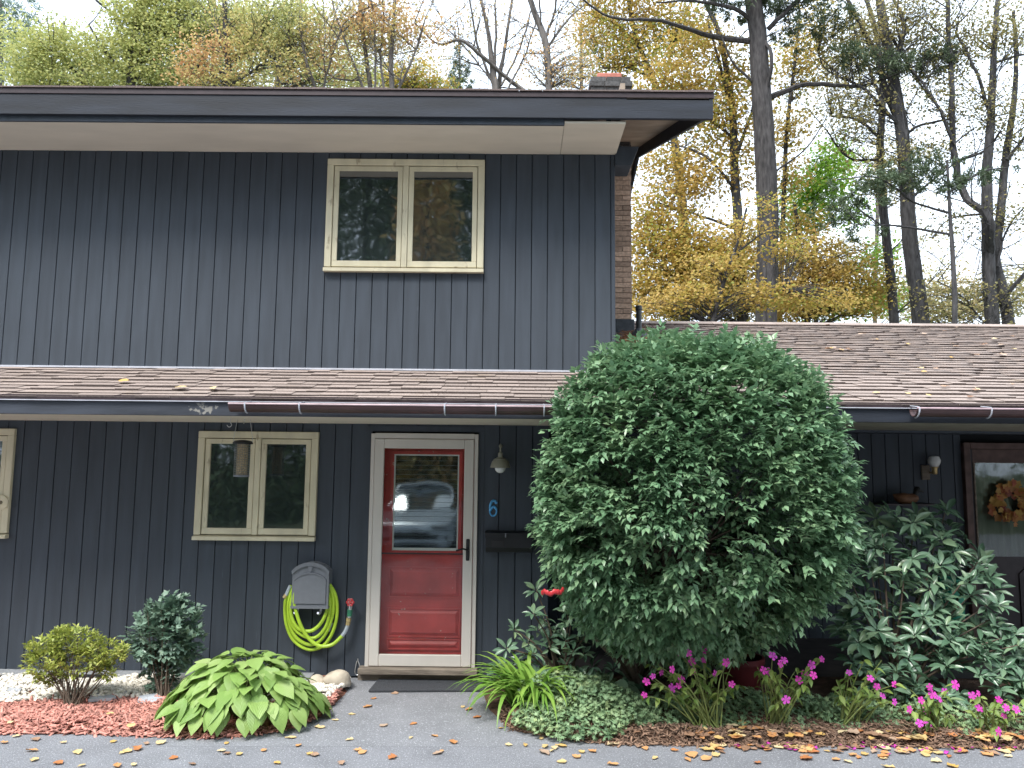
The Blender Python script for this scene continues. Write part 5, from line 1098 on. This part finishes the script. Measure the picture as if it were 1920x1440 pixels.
def tree(name, label, Y, trunks, limbs=(), blobs=(), leaf=None, bark=None, size=.13, dens=.09, per=12, spread=.30, needles=False, twigs=1.0, group='trees behind the house', depth=1.0, flat=.30, cat='tree', fine=0):
    bark = bark or M_BARKD; b0 = at(*trunks[0][0][:2], Y) if trunks else at(blobs[0][0], blobs[0][1], Y)
    t = thing(name, label, cat, (b0.x, Y, 0), group); allp = []
    for i, tr in enumerate(trunks):
        P, R = px_path(tr, Y + (.25 * i)); b = P[0]; d = (P[0] - P[1]).normalized()
        if i == 0 or tr[0][1] >= trunks[0][0][1] - 60: P = [Vector((b.x + d.x * .3 * b.z, b.y, -.1)), Vector((b.x + d.x * .15 * b.z, b.y, b.z * .5))] + P; R = [R[0] * 1.5, R[0] * 1.15] + R
        Q, r = smooth_path(P, R, 5, R[0] * .02); mb = MB(); mb.tube(Q, r, 9); mb.build('trunk', bark, t, True); allp += [q for q in Q if q.z > 2.5]
    for lm in limbs:
        P, R = px_path(lm, Y)
        for k in range(1, len(P)): P[k] = P[k] + Vector((0, random.uniform(-.5, .5), 0))
        Q, r = smooth_path(P, R, 5, .012); mb = MB(); mb.tube(Q, r, 6); mb.build('limb', bark, t, True); allp += Q
    if fine:
        mb = MB(); src = [q for q in allp if q.z > 3.4]
        def grow(q, d, L_, r, lev):
            pts = [q]; e = q
            for k in range(3):
                d = (d + Vector((random.gauss(0, .16), random.gauss(0, .16), random.gauss(.05, .12)))).normalized(); e = e + d * (L_ / 3); pts.append(e)
            mb.tube(pts, [r, r * .8, r * .6, r * .35], 4, cap=False)
            if lev:
                for k in range(3): grow(pts[random.randint(1, 3)], (d + Vector((random.gauss(0, .6), random.gauss(0, .5), random.gauss(.1, .4)))).normalized(), L_ * random.uniform(.45, .75), r * .55, lev - 1)
        for k in range(fine):
            q = random.choice(src); a = random.uniform(0, 6.283); grow(q, Vector((math.cos(a), .6 * math.sin(a), random.uniform(.1, 1.3))).normalized(), random.uniform(.7, 2.0), random.uniform(.012, .024), 2)
        mb.build('twigs', bark, t)['kind'] = 'stuff'
    s = (Y + 7) / F_PX; tips = []; outs = []
    for bl in blobs:
        bx, by, rx, ry = bl[:4]; dn = bl[4] if len(bl) > 4 else dens; c = at(bx, by, Y); k = max(4, int(math.pi * rx * ry * dn * (1.9 if needles else 2.9) / per)); v = unit(rng.normal(size=(k, 3))) * (rng.uniform(0, 1, k) ** .45)[:, None]
        v = v * np.where(rng.random(k) < .22, rng.uniform(1, 1.45, k), 1)[:, None]; tips.append(np.array(c[:]) + v * np.array([rx * s, (rx + ry) * .5 * s * depth, ry * s])); outs.append(v)
    if tips:
        tips = np.concatenate(tips); outs = np.concatenate(outs); ok = (tips[:, 2] > .6) & (tips[:, 1] > 7.4); tips, outs = tips[ok], outs[ok]
        if needles: P, D, N, ln, wd = needle_tufts(tips, per, size, outs); V, T = leaves_np(P, D, N, ln, wd, P_DIAM)
        else: V, T = leaves_np(*crown_leaves(tips, spread, per, size, flat), P_DIAM)
        npmesh('crown', V, T, leaf, t)
        if twigs and allp:
            A = np.array([q[:] for q in allp]); mb = MB(); nt_ = int(min(len(tips), 300) * twigs); idx = rng.choice(len(tips), nt_, replace=False)
            for i in idx:
                tp = tips[i]; d = np.linalg.norm((A - tp) * np.array([1, 1, 1.0]) + np.array([0, 0, .0]), axis=1) + np.maximum(0, A[:, 2] - tp[2] + .4) * 1.5; q = Vector(A[int(np.argmin(d))]); e = Vector(tp); L_ = (e - q).length
                if L_ > 4.5: continue
                mid = q.lerp(e, .5) + Vector((random.gauss(0, .08), random.gauss(0, .08), .10 * L_)); r = .004 + .0055 * L_
                mb.tube([q, mid, e], [r, r * .65, .004], 4, cap=False)
            if mb.v: mb.build('branches', bark, t)['kind'] = 'stuff'
    return t

# -- right: the tall pine and its neighbours
tree('pine_tree', 'tall pine with the thickest dark trunk rising behind the low roof', 12.5, [[(1437, 610, 40), (1440, 480, 40), (1437, 330, 40), (1428, 180, 38), (1420, 60, 34), (1405, -60, 30), (1395, -250, 22), (1390, -420, 10)]],
     [[(1416, 78, 12), (1340, 55, 10), (1240, 40, 7), (1150, 15, 5), (1080, -15, 3)], [(1420, 45, 10), (1370, 22, 8), (1300, 8, 5), (1230, 5, 3)], [(1446, 182, 12), (1500, 165, 9), (1560, 165, 8), (1640, 145, 6), (1720, 125, 4), (1800, 105, 2)], [(1440, 55, 10), (1480, 20, 8), (1530, -20, 6)], [(1418, 160, 6), (1370, 120, 4), (1350, 70, 3)], [(1434, 190, 9), (1438, 130, 8), (1428, 60, 6)], [(1440, 330, 4), (1500, 290, 3), (1540, 230, 2)], [(1450, 520, 4), (1490, 495, 3)]],
     [(1420, 0, 90, 34, .16), (1340, -30, 90, 30, .14), (1500, -10, 80, 36, .14), (1600, 110, 60, 22, .12), (1680, 120, 60, 20, .12), (1760, 105, 50, 30, .14), (1440, -150, 160, 90, .05), (1560, 40, 60, 26, .10), (1400, -300, 120, 110, .03), (1480, 60, 40, 25, .08)], L_PINE, M_BARKP, .17, .1, 34, needles=True, twigs=.6)
tree('maple_tree', 'golden maple with slim trunk just left of the thick pine trunk', 14.0, [[(1393, 610, 22), (1388, 480, 20), (1378, 330, 17), (1372, 200, 14), (1350, 70, 10), (1320, 0, 8)]],
     [[(1378, 300, 8), (1400, 230, 6), (1415, 180, 4)], [(1374, 220, 8), (1350, 120, 6), (1325, 40, 4)], [(1380, 360, 7), (1320, 310, 5), (1250, 270, 3)], [(1385, 430, 6), (1300, 400, 4), (1230, 385, 3)], [(1376, 260, 6), (1300, 210, 4), (1240, 200, 3)]],
     [(1270, 470, 95, 62, .095), (1245, 390, 70, 50, .07), (1330, 510, 90, 60, .09), (1290, 560, 120, 45, .11), (1390, 470, 60, 55, .06), (1310, 330, 75, 55, .06), (1250, 300, 60, 50, .05), (1340, 220, 80, 60, .07), (1270, 160, 90, 45, .08), (1400, 300, 50, 70, .03), (1380, 140, 50, 60, .05), (1300, 90, 70, 45, .06), (1420, 560, 90, 40, .11), (1210, 520, 40, 60, .08), (1210, 440, 30, 50, .06)], L_GOLD, M_BARKD, .11, .1, 14, flat=.22, fine=14)
tree('maple_tree', 'orange-gold maple crown spreading above the chimney', 17.0, [[(1285, 620, 20), (1280, 400, 18), (1262, 250, 15), (1225, 150, 12), (1190, 60, 9), (1170, -60, 7)]], [[(1225, 150, 7), (1180, 130, 5), (1130, 135, 3)], [(1240, 180, 7), (1260, 90, 5), (1290, 10, 4)], [(1200, 90, 6), (1160, 40, 4), (1120, 20, 3)]],
     [(1130, 60, 60, 45, .06), (1180, 110, 55, 45, .075), (1240, 60, 65, 50, .065), (1140, 120, 45, 25, .05), (1210, 20, 70, 35, .06), (1120, 10, 50, 30, .055), (1300, 60, 60, 50, .05), (1180, -60, 120, 60, .04)], L_GOLD, M_BARKD, .115, .1, 14, flat=.22, fine=22)
tree('maple_tree', 'ochre maple mass low behind the ridge beside the pine', 15.5, [[(1515, 620, 12), (1510, 560, 11), (1500, 470, 9), (1490, 380, 6)]], [], [(1490, 480, 70, 45, .09), (1530, 530, 90, 45, .10), (1600, 560, 90, 38, .09), (1480, 565, 90, 40, .11), (1570, 490, 60, 40, .06), (1640, 520, 50, 40, .05), (1500, 420, 50, 40, .05)], L_GOLD, M_BARKD, .105, .1, 14, flat=.2)
tree('maple_tree', 'thin yellow maple glimpsed right behind the thick pine trunk', 16.5, [[(1462, 620, 10), (1468, 420, 9), (1475, 250, 8), (1490, 120, 6), (1500, 20, 4)]], [], [(1475, 240, 40, 50, .05), (1500, 120, 60, 70, .045), (1480, 330, 35, 40, .05), (1520, 40, 50, 40, .03)], L_GOLD, M_BARKD, .12, .1)
tree('maple_tree', 'low golden maple sprays crossing in front of the pine trunk', 9.8, [[(1330, 640, 10), (1340, 590, 9), (1360, 520, 7), (1385, 450, 5), (1400, 390, 4)]], [[(1350, 560, 5), (1410, 540, 4), (1470, 545, 3)], [(1375, 480, 5), (1430, 440, 3), (1480, 430, 2)]], [(1430, 555, 70, 26, .07), (1480, 470, 50, 22, .06), (1400, 430, 50, 22, .05), (1350, 500, 60, 26, .06), (1300, 555, 60, 26, .07), (1440, 380, 40, 16, .04), (1540, 560, 60, 24, .06), (1240, 575, 60, 18, .07)], L_GOLD, M_BARKD, .085, .1, 14, spread=.24, flat=.2)
tree('young_tree', 'bright green young tree glowing between pine trunk and twin trunks', 18.0, [[(1530, 620, 9), (1530, 500, 8), (1525, 400, 6), (1520, 320, 4)]], [], [(1520, 360, 50, 50, .09), (1560, 330, 40, 50, .07), (1500, 410, 40, 35, .08), (1560, 290, 40, 30, .05), (1590, 400, 35, 40, .06), (1640, 560, 60, 35, .07), (1560, 575, 70, 25, .08), (1650, 480, 30, 40, .05)], L_GREEN, M_BARKD, .13, .1)
tree('twin_oak', 'dark oak with leaning thick trunk forking above the low roof', 13.0, [[(1728, 620, 32), (1718, 540, 30), (1705, 440, 28), (1698, 330, 26), (1688, 230, 24), (1672, 130, 21), (1655, 40, 18), (1640, -60, 14)], [(1692, 270, 14), (1700, 300, 14), (1690, 240, 14), (1665, 180, 13), (1640, 100, 10), (1600, 20, 8), (1570, -40, 5)]],
     [[(1672, 130, 10), (1690, 60, 8), (1690, -20, 6)], [(1690, 240, 8), (1650, 210, 6), (1600, 170, 5), (1560, 120, 3), (1540, 90, 2)], [(1700, 380, 6), (1760, 330, 4), (1800, 300, 3)], [(1700, 250, 6), (1720, 240, 5), (1770, 235, 4)], [(1668, 60, 7), (1720, 110, 5), (1760, 180, 3)]],
     [(1640, 60, 90, 60, .035), (1720, 30, 70, 60, .035), (1600, 200, 70, 60, .03), (1660, 320, 70, 60, .03), (1590, 110, 50, 50, .035), (1750, 280, 60, 40, .03), (1750, 120, 60, 60, .03), (1560, 60, 50, 60, .035)], L_SPARSE, M_BARKD, .09, .1, fine=46)
tree('straight_tree', 'slim straight dark trunk just left of the leaning oak', 15.0, [[(1677, 620, 18), (1668, 500, 17), (1655, 380, 16), (1650, 280, 14), (1655, 180, 12), (1648, 90, 10), (1625, 0, 8), (1605, -60, 6)]], [[(1652, 260, 7), (1610, 220, 5), (1570, 205, 3)], [(1650, 300, 6), (1600, 285, 4), (1550, 240, 3)], [(1650, 180, 6), (1600, 60, 4), (1580, -10, 3)], [(1662, 430, 4), (1610, 400, 3)]],
     [(1610, 250, 60, 50, .02), (1570, 150, 60, 50, .02), (1620, 60, 70, 60, .015)], L_SPARSE, M_BARKD, .09, .1, fine=34)
tree('hemlock_tree', 'drooping grey-green conifer boughs crossing the twin trunks', 11.5, [[(1790, 640, 10), (1790, 560, 10), (1785, 460, 8), (1780, 380, 6), (1776, 300, 4)]], [[(1783, 400, 5), (1720, 370, 4), (1640, 340, 3), (1560, 345, 2)], [(1785, 440, 5), (1700, 420, 4), (1600, 430, 2)], [(1780, 360, 4), (1830, 330, 3), (1880, 320, 2)]],
     [(1640, 350, 90, 22, .10), (1600, 380, 70, 18, .09), (1560, 410, 50, 16, .07), (1690, 330, 70, 22, .10), (1740, 300, 50, 18, .09), (1760, 350, 60, 20, .09), (1820, 330, 50, 18, .07), (1610, 430, 60, 14, .06), (1870, 320, 40, 16, .06)], L_PINE, M_BARKD, .15, .1, 30, needles=True, twigs=.5)
tree('forked_tree', 'dark multi-stemmed tree with sparse leaves at the right photo edge', 12.5, [[(1862, 620, 26), (1855, 540, 24), (1852, 440, 22), (1850, 330, 19), (1858, 220, 15), (1862, 120, 12), (1870, 0, 9), (1880, -80, 6)], [(1892, 620, 22), (1878, 540, 20), (1866, 480, 18), (1876, 400, 16), (1885, 300, 14), (1900, 200, 11), (1905, 120, 8), (1900, 20, 6)]],
     [[(1855, 480, 18), (1832, 420, 16), (1812, 360, 14), (1790, 270, 12), (1775, 180, 10), (1768, 90, 9), (1757, 0, 7), (1750, -60, 5)], [(1790, 270, 8), (1750, 200, 6), (1720, 130, 4), (1700, 60, 3)], [(1858, 220, 8), (1820, 150, 6), (1790, 60, 4)], [(1862, 120, 6), (1920, 90, 5), (1960, 90, 3)], [(1888, 300, 7), (1930, 250, 5), (1970, 220, 3)], [(1880, 560, 9), (1910, 510, 7), (1950, 490, 5)], [(1870, 500, 5), (1900, 420, 4), (1930, 370, 3)], [(1840, 600, 4), (1800, 560, 3), (1750, 530, 2)], [(1800, 300, 6), (1850, 280, 5), (1855, 260, 4)], [(1852, 400, 5), (1800, 400, 3), (1760, 440, 2)]],
     [(1800, 80, 80, 70, .035), (1880, 60, 60, 70, .04), (1900, 240, 50, 70, .035), (1840, 200, 60, 50, .03), (1760, 180, 60, 50, .028), (1900, 400, 40, 60, .03), (1800, 420, 60, 50, .016), (1780, 560, 80, 40, .03), (1890, 560, 50, 40, .03)], L_SPARSE, M_BARKD, .085, .1, fine=60)
tree('pale_thicket', 'pale thin-leaved thicket low behind the ridge at far right', 22.0, [[(1790, 620, 4), (1780, 560, 3), (1760, 500, 2)]], [[(1790, 600, 3), (1820, 540, 2), (1840, 480, 2)]], [(1760, 540, 70, 50, .04), (1840, 560, 80, 40, .045), (1920, 540, 60, 60, .04), (1700, 570, 60, 30, .05), (1780, 590, 100, 20, .07)], L_PALE, M_BARKG, .13, .1)
tree('far_tree', 'faint olive tree far behind the twin trunks', 27.0, [[(1640, 620, 8), (1645, 400, 7), (1650, 200, 5), (1650, 60, 3)]], [], [(1640, 130, 90, 90, .02), (1600, 300, 80, 80, .02), (1700, 330, 70, 90, .018), (1580, 480, 70, 60, .03), (1680, 560, 80, 40, .04), (1740, 450, 60, 60, .015), (1560, 180, 60, 80, .02)], L_PALE, M_BARKG, .12, .1)
# -- middle: bare stems above the main roof
tree('bare_tree', 'fan of bare grey stems above the middle of the main roof', 15.0, [[(930, 200, 15), (925, 140, 13), (915, 60, 8), (895, -30, 5)], [(935, 180, 9), (945, 100, 7), (960, 0, 5), (965, -40, 4)]],
     [[(925, 160, 6), (895, 80, 5), (880, 0, 3)], [(928, 130, 6), (930, 40, 5), (925, -30, 3)], [(940, 160, 5), (975, 80, 4), (1000, 0, 3)], [(950, 175, 5), (985, 100, 3), (1010, 40, 2)], [(920, 150, 4), (870, 80, 3), (830, 40, 2)], [(1000, 182, 9), (960, 150, 9), (905, 115, 8), (865, 90, 6), (820, 70, 4), (780, 55, 3)]],
     [(860, 50, 50, 45, .012), (960, 40, 60, 45, .008), (900, 10, 60, 40, .010), (1000, 100, 40, 40, .008), (830, 90, 40, 30, .015)], L_ORANGE, M_BARKG, .085, .1, 6, spread=.35, fine=26)
tree('leaning_tree', 'single grey trunk bending left above the roof near the chimney', 13.5, [[(1029, 200, 14), (1028, 130, 14), (1022, 75, 13), (1005, 30, 12), (992, -10, 11), (980, -80, 9)]], [[(1022, 75, 6), (1040, 20, 5), (1050, -40, 3)], [(1024, 95, 5), (1060, 50, 4), (1095, 10, 3)], [(1015, 60, 4), (1012, 0, 4), (1018, -50, 3)]],
     [(1050, 60, 40, 40, .012), (1000, 120, 40, 40, .02), (1080, 120, 40, 40, .025), (1060, 150, 40, 20, .03)], L_ORANGE, M_BARKG, .085, .1, 6, fine=16)
tree('stemmed_maple', 'cluster of thin grey stems with sparse orange leaves above the window', 14.5, [[(735, 200, 11), (733, 120, 9), (738, 40, 7), (742, -40, 5)], [(695, 200, 10), (688, 120, 9), (680, 50, 7), (672, -40, 5)]],
     [[(690, 190, 6), (660, 110, 5), (635, 40, 4), (620, -30, 3)], [(725, 190, 6), (712, 110, 5), (715, 20, 4), (720, -40, 3)], [(700, 190, 5), (705, 100, 4), (700, 10, 3)], [(740, 180, 5), (775, 110, 4), (800, 40, 3)], [(600, 190, 7), (580, 120, 6), (565, 40, 5), (560, -30, 4)], [(600, 190, 5), (625, 120, 4), (650, 60, 3)], [(680, 150, 4), (630, 150, 3), (590, 120, 2)]],
     [(690, 60, 60, 50, .035), (740, 50, 60, 45, .035), (640, 50, 60, 50, .035), (600, 90, 60, 50, .035), (780, 60, 60, 40, .022), (700, 10, 90, 35, .035), (650, 130, 50, 35, .035), (560, 60, 50, 60, .04)], L_MIX, M_BARKG, .095, .1, 8, fine=46)
tree('yellow_sapling', 'small yellow tree peeking over the roof ridge above the upper window', 19.0, [[(775, 220, 5), (775, 180, 4), (778, 130, 3)]], [], [(780, 150, 60, 40, .08), (740, 160, 40, 25, .07), (825, 165, 40, 20, .06)], L_GOLD, M_BARKG, .12, .1)
tree('spruce_tree', 'slender grey-green spruce tip left of the bare stems', 20.0, [[(862, 220, 5), (862, 150, 4), (862, 80, 2)]], [], [(862, 100, 10, 20, .25), (862, 130, 22, 22, .22), (862, 165, 34, 25, .2)], L_PINE, M_BARKG, .15, .1, 20, needles=True, twigs=.2)
# -- left: dense olive-yellow crowns
tree('broad_tree', 'broad olive-yellow tree crown filling the sky above the left roof', 16.0, [[(250, 240, 22), (245, 170, 18), (250, 90, 14), (265, 0, 10), (270, -120, 6)], [(160, 240, 12), (160, 165, 10), (128, 120, 7), (100, 60, 5)]],
     [[(250, 150, 8), (210, 110, 6), (180, 60, 4)], [(255, 90, 7), (310, 50, 5), (350, 0, 4)], [(160, 170, 6), (120, 150, 4), (80, 155, 3)], [(180, 0, 5), (215, 30, 4), (235, 60, 3)]],
     [(60, 110, 55, 45, .10), (110, 80, 50, 45, .10), (70, 150, 55, 30, .10), (160, 110, 55, 50, .075), (230, 90, 55, 60, .10), (280, 60, 60, 65, .11), (330, 100, 60, 60, .10), (300, 10, 70, 50, .11), (370, 40, 60, 60, .10), (170, 160, 50, 25, .07), (260, 145, 70, 30, .10), (350, 150, 60, 25, .10), (430, 60, 60, 60, .09), (240, 30, 40, 40, .08), (330, -70, 130, 60, .08), (40, 60, 30, 30, .07)], L_OLIVE, M_BARKD, .105, .1, fine=24)
tree('orange_maple', 'orange-tinged maple crown over the roof left of the thin stems', 14.0, [[(430, 240, 16), (430, 165, 14), (425, 90, 11), (420, 0, 8)]], [[(430, 140, 6), (370, 120, 5), (350, 100, 3)], [(428, 120, 6), (470, 70, 5), (500, 20, 4)], [(430, 160, 6), (490, 130, 4), (540, 90, 3)], [(425, 80, 5), (395, 40, 4)]],
     [(380, 110, 45, 40, .05), (440, 90, 55, 45, .045), (500, 70, 55, 55, .045), (520, 130, 55, 40, .04), (360, 140, 35, 25, .055), (470, 20, 70, 40, .045), (550, 30, 40, 50, .04), (430, 150, 55, 25, .07)], L_MIX, M_BARKD, .10, .1, fine=20)
tree('olive_tree', 'green-gold tree behind the orange maple and thin stems', 21.0, [[(520, 240, 12), (520, 160, 10), (525, 80, 7)]], [], [(480, 60, 60, 60, .06), (540, 100, 60, 55, .06), (600, 140, 60, 35, .06), (640, 90, 45, 50, .03), (560, 20, 60, 40, .05), (690, 150, 50, 25, .05)], L_OLIVE, M_BARKG, .13, .1)
tree('spruce_tree', 'hazy blue-green conifer at the upper left photo corner', 24.0, [[(0, 240, 14), (0, 120, 12), (0, 0, 8), (0, -150, 3)]], [], [(5, 150, 40, 30, .10), (10, 100, 45, 30, .14), (10, 50, 50, 30, .15), (30, 10, 55, 30, .15), (-40, 60, 50, 90, .1), (40, 50, 30, 30, .08)], L_BLUE, M_BARKG, .2, .1, 24, needles=True, twigs=.2)

tree('far_tree', 'pale olive treetop far behind the left end of the roof', 27.0, [[(120, 260, 10), (120, 150, 8), (120, 40, 5)]], [], [(60, 140, 80, 45, .05), (150, 130, 80, 60, .05), (230, 150, 80, 40, .06), (20, 100, 60, 60, .04), (120, 170, 110, 20, .06)], L_OLIVE, M_BARKG, .14, .1)
tree('far_tree', 'pale olive treetop far behind the orange maple', 28.0, [[(400, 260, 10), (400, 150, 8), (400, 40, 5)]], [], [(330, 150, 80, 40, .06), (420, 130, 80, 60, .06), (520, 150, 80, 40, .06), (600, 120, 70, 60, .04), (400, 60, 90, 60, .04), (660, 160, 70, 25, .05)], L_OLIVE, M_BARKG, .14, .1)
tree('far_tree', 'pale rusty treetop far behind the thin stems', 29.0, [[(730, 260, 8), (730, 150, 7), (730, 40, 4)]], [], [(700, 120, 70, 60, .03), (780, 90, 70, 60, .02), (830, 150, 60, 30, .03), (700, 30, 80, 40, .025), (620, 60, 60, 60, .03)], L_PALE, M_BARKG, .12, .1)
tree('far_tree', 'pale treetop far behind the chimney and bending trunk', 29.0, [[(1090, 260, 8), (1090, 150, 7), (1090, 40, 4)]], [], [(1080, 130, 60, 50, .03), (1130, 90, 60, 60, .03), (1040, 150, 50, 30, .025), (1100, 40, 60, 50, .025)], L_PALE, M_BARKG, .12, .1)

# -- trees facing the house across the drive (they show in the window glass)
def conifer(x, y, h, r, label, leaf, n=30000, fl=0.5):
    t = thing('evergreen_tree', label, 'tree', (x, y, 0), 'trees facing the house across the drive')
    mb = MB(); mb.tube([(x, y, -.1), (x, y, h * .5), (x, y, h)], [.28, .18, .03], 8); mb.build('trunk', M_BARKP, t, True)
    z = rng.uniform(.01, 1, n) ** 1.35; rr = r * (1 - z) ** .75 * np.sqrt(rng.uniform(.15, 1, n)) + .1; a = rng.uniform(0, 6.283, n)
    P = np.stack([x + np.cos(a) * rr, y + np.sin(a) * rr, z * h], 1) + rng.normal(0, .25, (n, 3)); P[:, 2] = np.maximum(P[:, 2], .1)
    D = np.stack([np.cos(a), np.sin(a), rng.normal(-.3, .3, n)], 1) + rng.normal(0, .4, (n, 3)); N = np.tile([0, 0, 1.], (n, 1)) + rng.normal(0, .5, (n, 3)); ln = rng.uniform(.16, .36, n)
    V, T = leaves_np(P, D, N, ln, ln * fl, P_DIAM); npmesh('crown', V, T, leaf, t)
for i, (x, y, h, r) in enumerate([(-17, -24, 18, 5.2), (-11.5, -22, 17, 4.8), (-6.5, -25, 19, 5.4), (-1.5, -24, 18, 5.0), (3.5, -25.5, 19, 5.4), (9, -23, 18, 5), (15, -25, 18, 5.4), (-9, -30, 25, 6.5), (-4, -32, 27, 6.5), (1, -31, 26, 6.5), (6.5, -31, 26, 6.5)]):
    conifer(x, y, h, r, 'dark evergreen facing the house, seen mirrored in the window glass', L_EVER)
for x, y, h, r in [(-24, -15, 21, 5.5), (-26, -6, 22, 5.5), (-27, 3, 21, 5.5), (22, -16, 22, 5.5), (25, -7, 21, 5.5)]:  # unseen side trees, added to block low skylight from the eave walls
    conifer(x, y, h, r, 'unseen dark evergreen beside the drive, added to block low side skylight', L_EVER, 12000)
for x, y, h, r in [(-3.4, -21, 15, 1.9), (.8, -20, 12, 2.2)]:
    conifer(x, y, h, r, 'golden autumn tree facing the house, seen mirrored in the window glass', L_ORANGE, 9000, .6)

# ---- the car parked across the drive, nose to the house: it shows in the storm-door glass
cx, cy = -2.15, -11.2
car = thing('parked_car', 'grey sedan parked nose to the house, mirrored in the storm door', 'car', (cx, cy, 0))
def loft(secs, m, name, parent):
    """secs: (y, [(x, z) half section from bottom centre to top centre]) mirrored about x"""
    V, T = [], []; n = len(secs[0][1]) * 2
    for y, h in secs:
        V += [(cx + x, cy + y, z) for x, z in h] + [(cx - x, cy + y, z) for x, z in reversed(h)]
    for i in range(len(secs) - 1):
        for k in range(n): T.append((i * n + k, i * n + (k + 1) % n, (i + 1) * n + (k + 1) % n, (i + 1) * n + k))
    mb = MB(); mb.add(V, T + [tuple(range(n)), tuple(range((len(secs) - 1) * n, len(secs) * n))]); return mb.build(name, m, parent, True)
def bsec(w, zt, zb=.22): return [(.0, zb), (w * .86, zb), (w, zb + .18), (w * 1.0, zt - .22), (w * .93, zt - .06), (w * .70, zt), (0, zt + .02)]
body = loft([(2.28, bsec(.62, .58, .30)), (2.20, bsec(.76, .70, .24)), (1.9, bsec(.86, .80)), (1.2, bsec(.90, .90)), (.75, bsec(.91, .97)), (-.5, bsec(.91, .99)), (-1.5, bsec(.90, 1.0)), (-2.0, bsec(.86, .96)), (-2.3, bsec(.76, .80, .3))], M_CAR, 'body', car)
def csec(w, zt, zb=.93): return [(.0, zb), (w, zb), (w * .97, zb + (zt - zb) * .3), (w * .90, zb + (zt - zb) * .7), (w * .80, zt - .03), (w * .55, zt), (0, zt + .015)]
loft([(.95, csec(.80, .96)), (.55, csec(.80, 1.18)), (.12, csec(.79, 1.38)), (-.4, csec(.79, 1.43)), (-1.0, csec(.78, 1.38)), (-1.5, csec(.77, 1.15)), (-1.8, csec(.76, 1.0))], M_CARG, 'greenhouse', car)
loft([(.16, [(0, 1.385), (.45, 1.38), (.60, 1.355), (.60, 1.39), (.45, 1.41), (.2, 1.418), (0, 1.42)]), (-.4, [(0, 1.43), (.45, 1.425), (.63, 1.40), (.63, 1.435), (.45, 1.455), (.2, 1.463), (0, 1.465)]), (-1.0, [(0, 1.38), (.45, 1.375), (.60, 1.35), (.60, 1.385), (.45, 1.405), (.2, 1.413), (0, 1.415)])], M_CAR, 'roof', car)
for sx in (-1, 1):
    for y in (1.42, -1.38):
        mb = MB(); mb.lathe([(.20, -.1), (.30, -.11), (.325, -.07), (.325, .07), (.30, .11), (.20, .1)], (0, 0, 0), 24, 'y'); mb.v = [(cx + sx * .82 + q[1], cy + y + q[0], .325 + q[2]) for q in mb.v]; w_ = mb.build('wheel', M_TYRE, car, True)
        mb = MB(); mb.lathe([(.06, -.08), (.20, -.095), (.20, .095), (.06, .08)], (0, 0, 0), 20, 'y'); mb.v = [(cx + sx * .83 + q[1], cy + y + q[0], .325 + q[2]) for q in mb.v]; mb.build('rim', M_METAL, w_, True)
    mb = MB(); mb.cbox(cx + sx * .60 - .16, cx + sx * .60 + .16, cy + 2.12, cy + 2.27, .60, .70, .03); mb.build('headlight', M_GREYP, car, True)
    mb = MB(); mb.cbox(cx + sx * .98 - .09, cx + sx * .98 + .09, cy + .66, cy + .76, .95, 1.07, .03); mb.build('mirror', M_CAR, car, True)
    mb = MB(); mb.tube([(cx + sx * .70, cy + .93, .98), (cx + sx * .66, cy + .50, 1.21), (cx + sx * .60, cy + .12, 1.385)], .03, 6); mb.build('pillar', M_CAR, car, True)
mb = MB(); mb.cbox(cx - .42, cx + .42, cy + 2.22, cy + 2.295, .44, .56, .02); mb.build('grille', M_BLACK, car)
mb = MB(); mb.cbox(cx - .75, cx + .75, cy + 2.15, cy + 2.32, .30, .41, .03); mb.build('bumper', M_CAR, car, True)
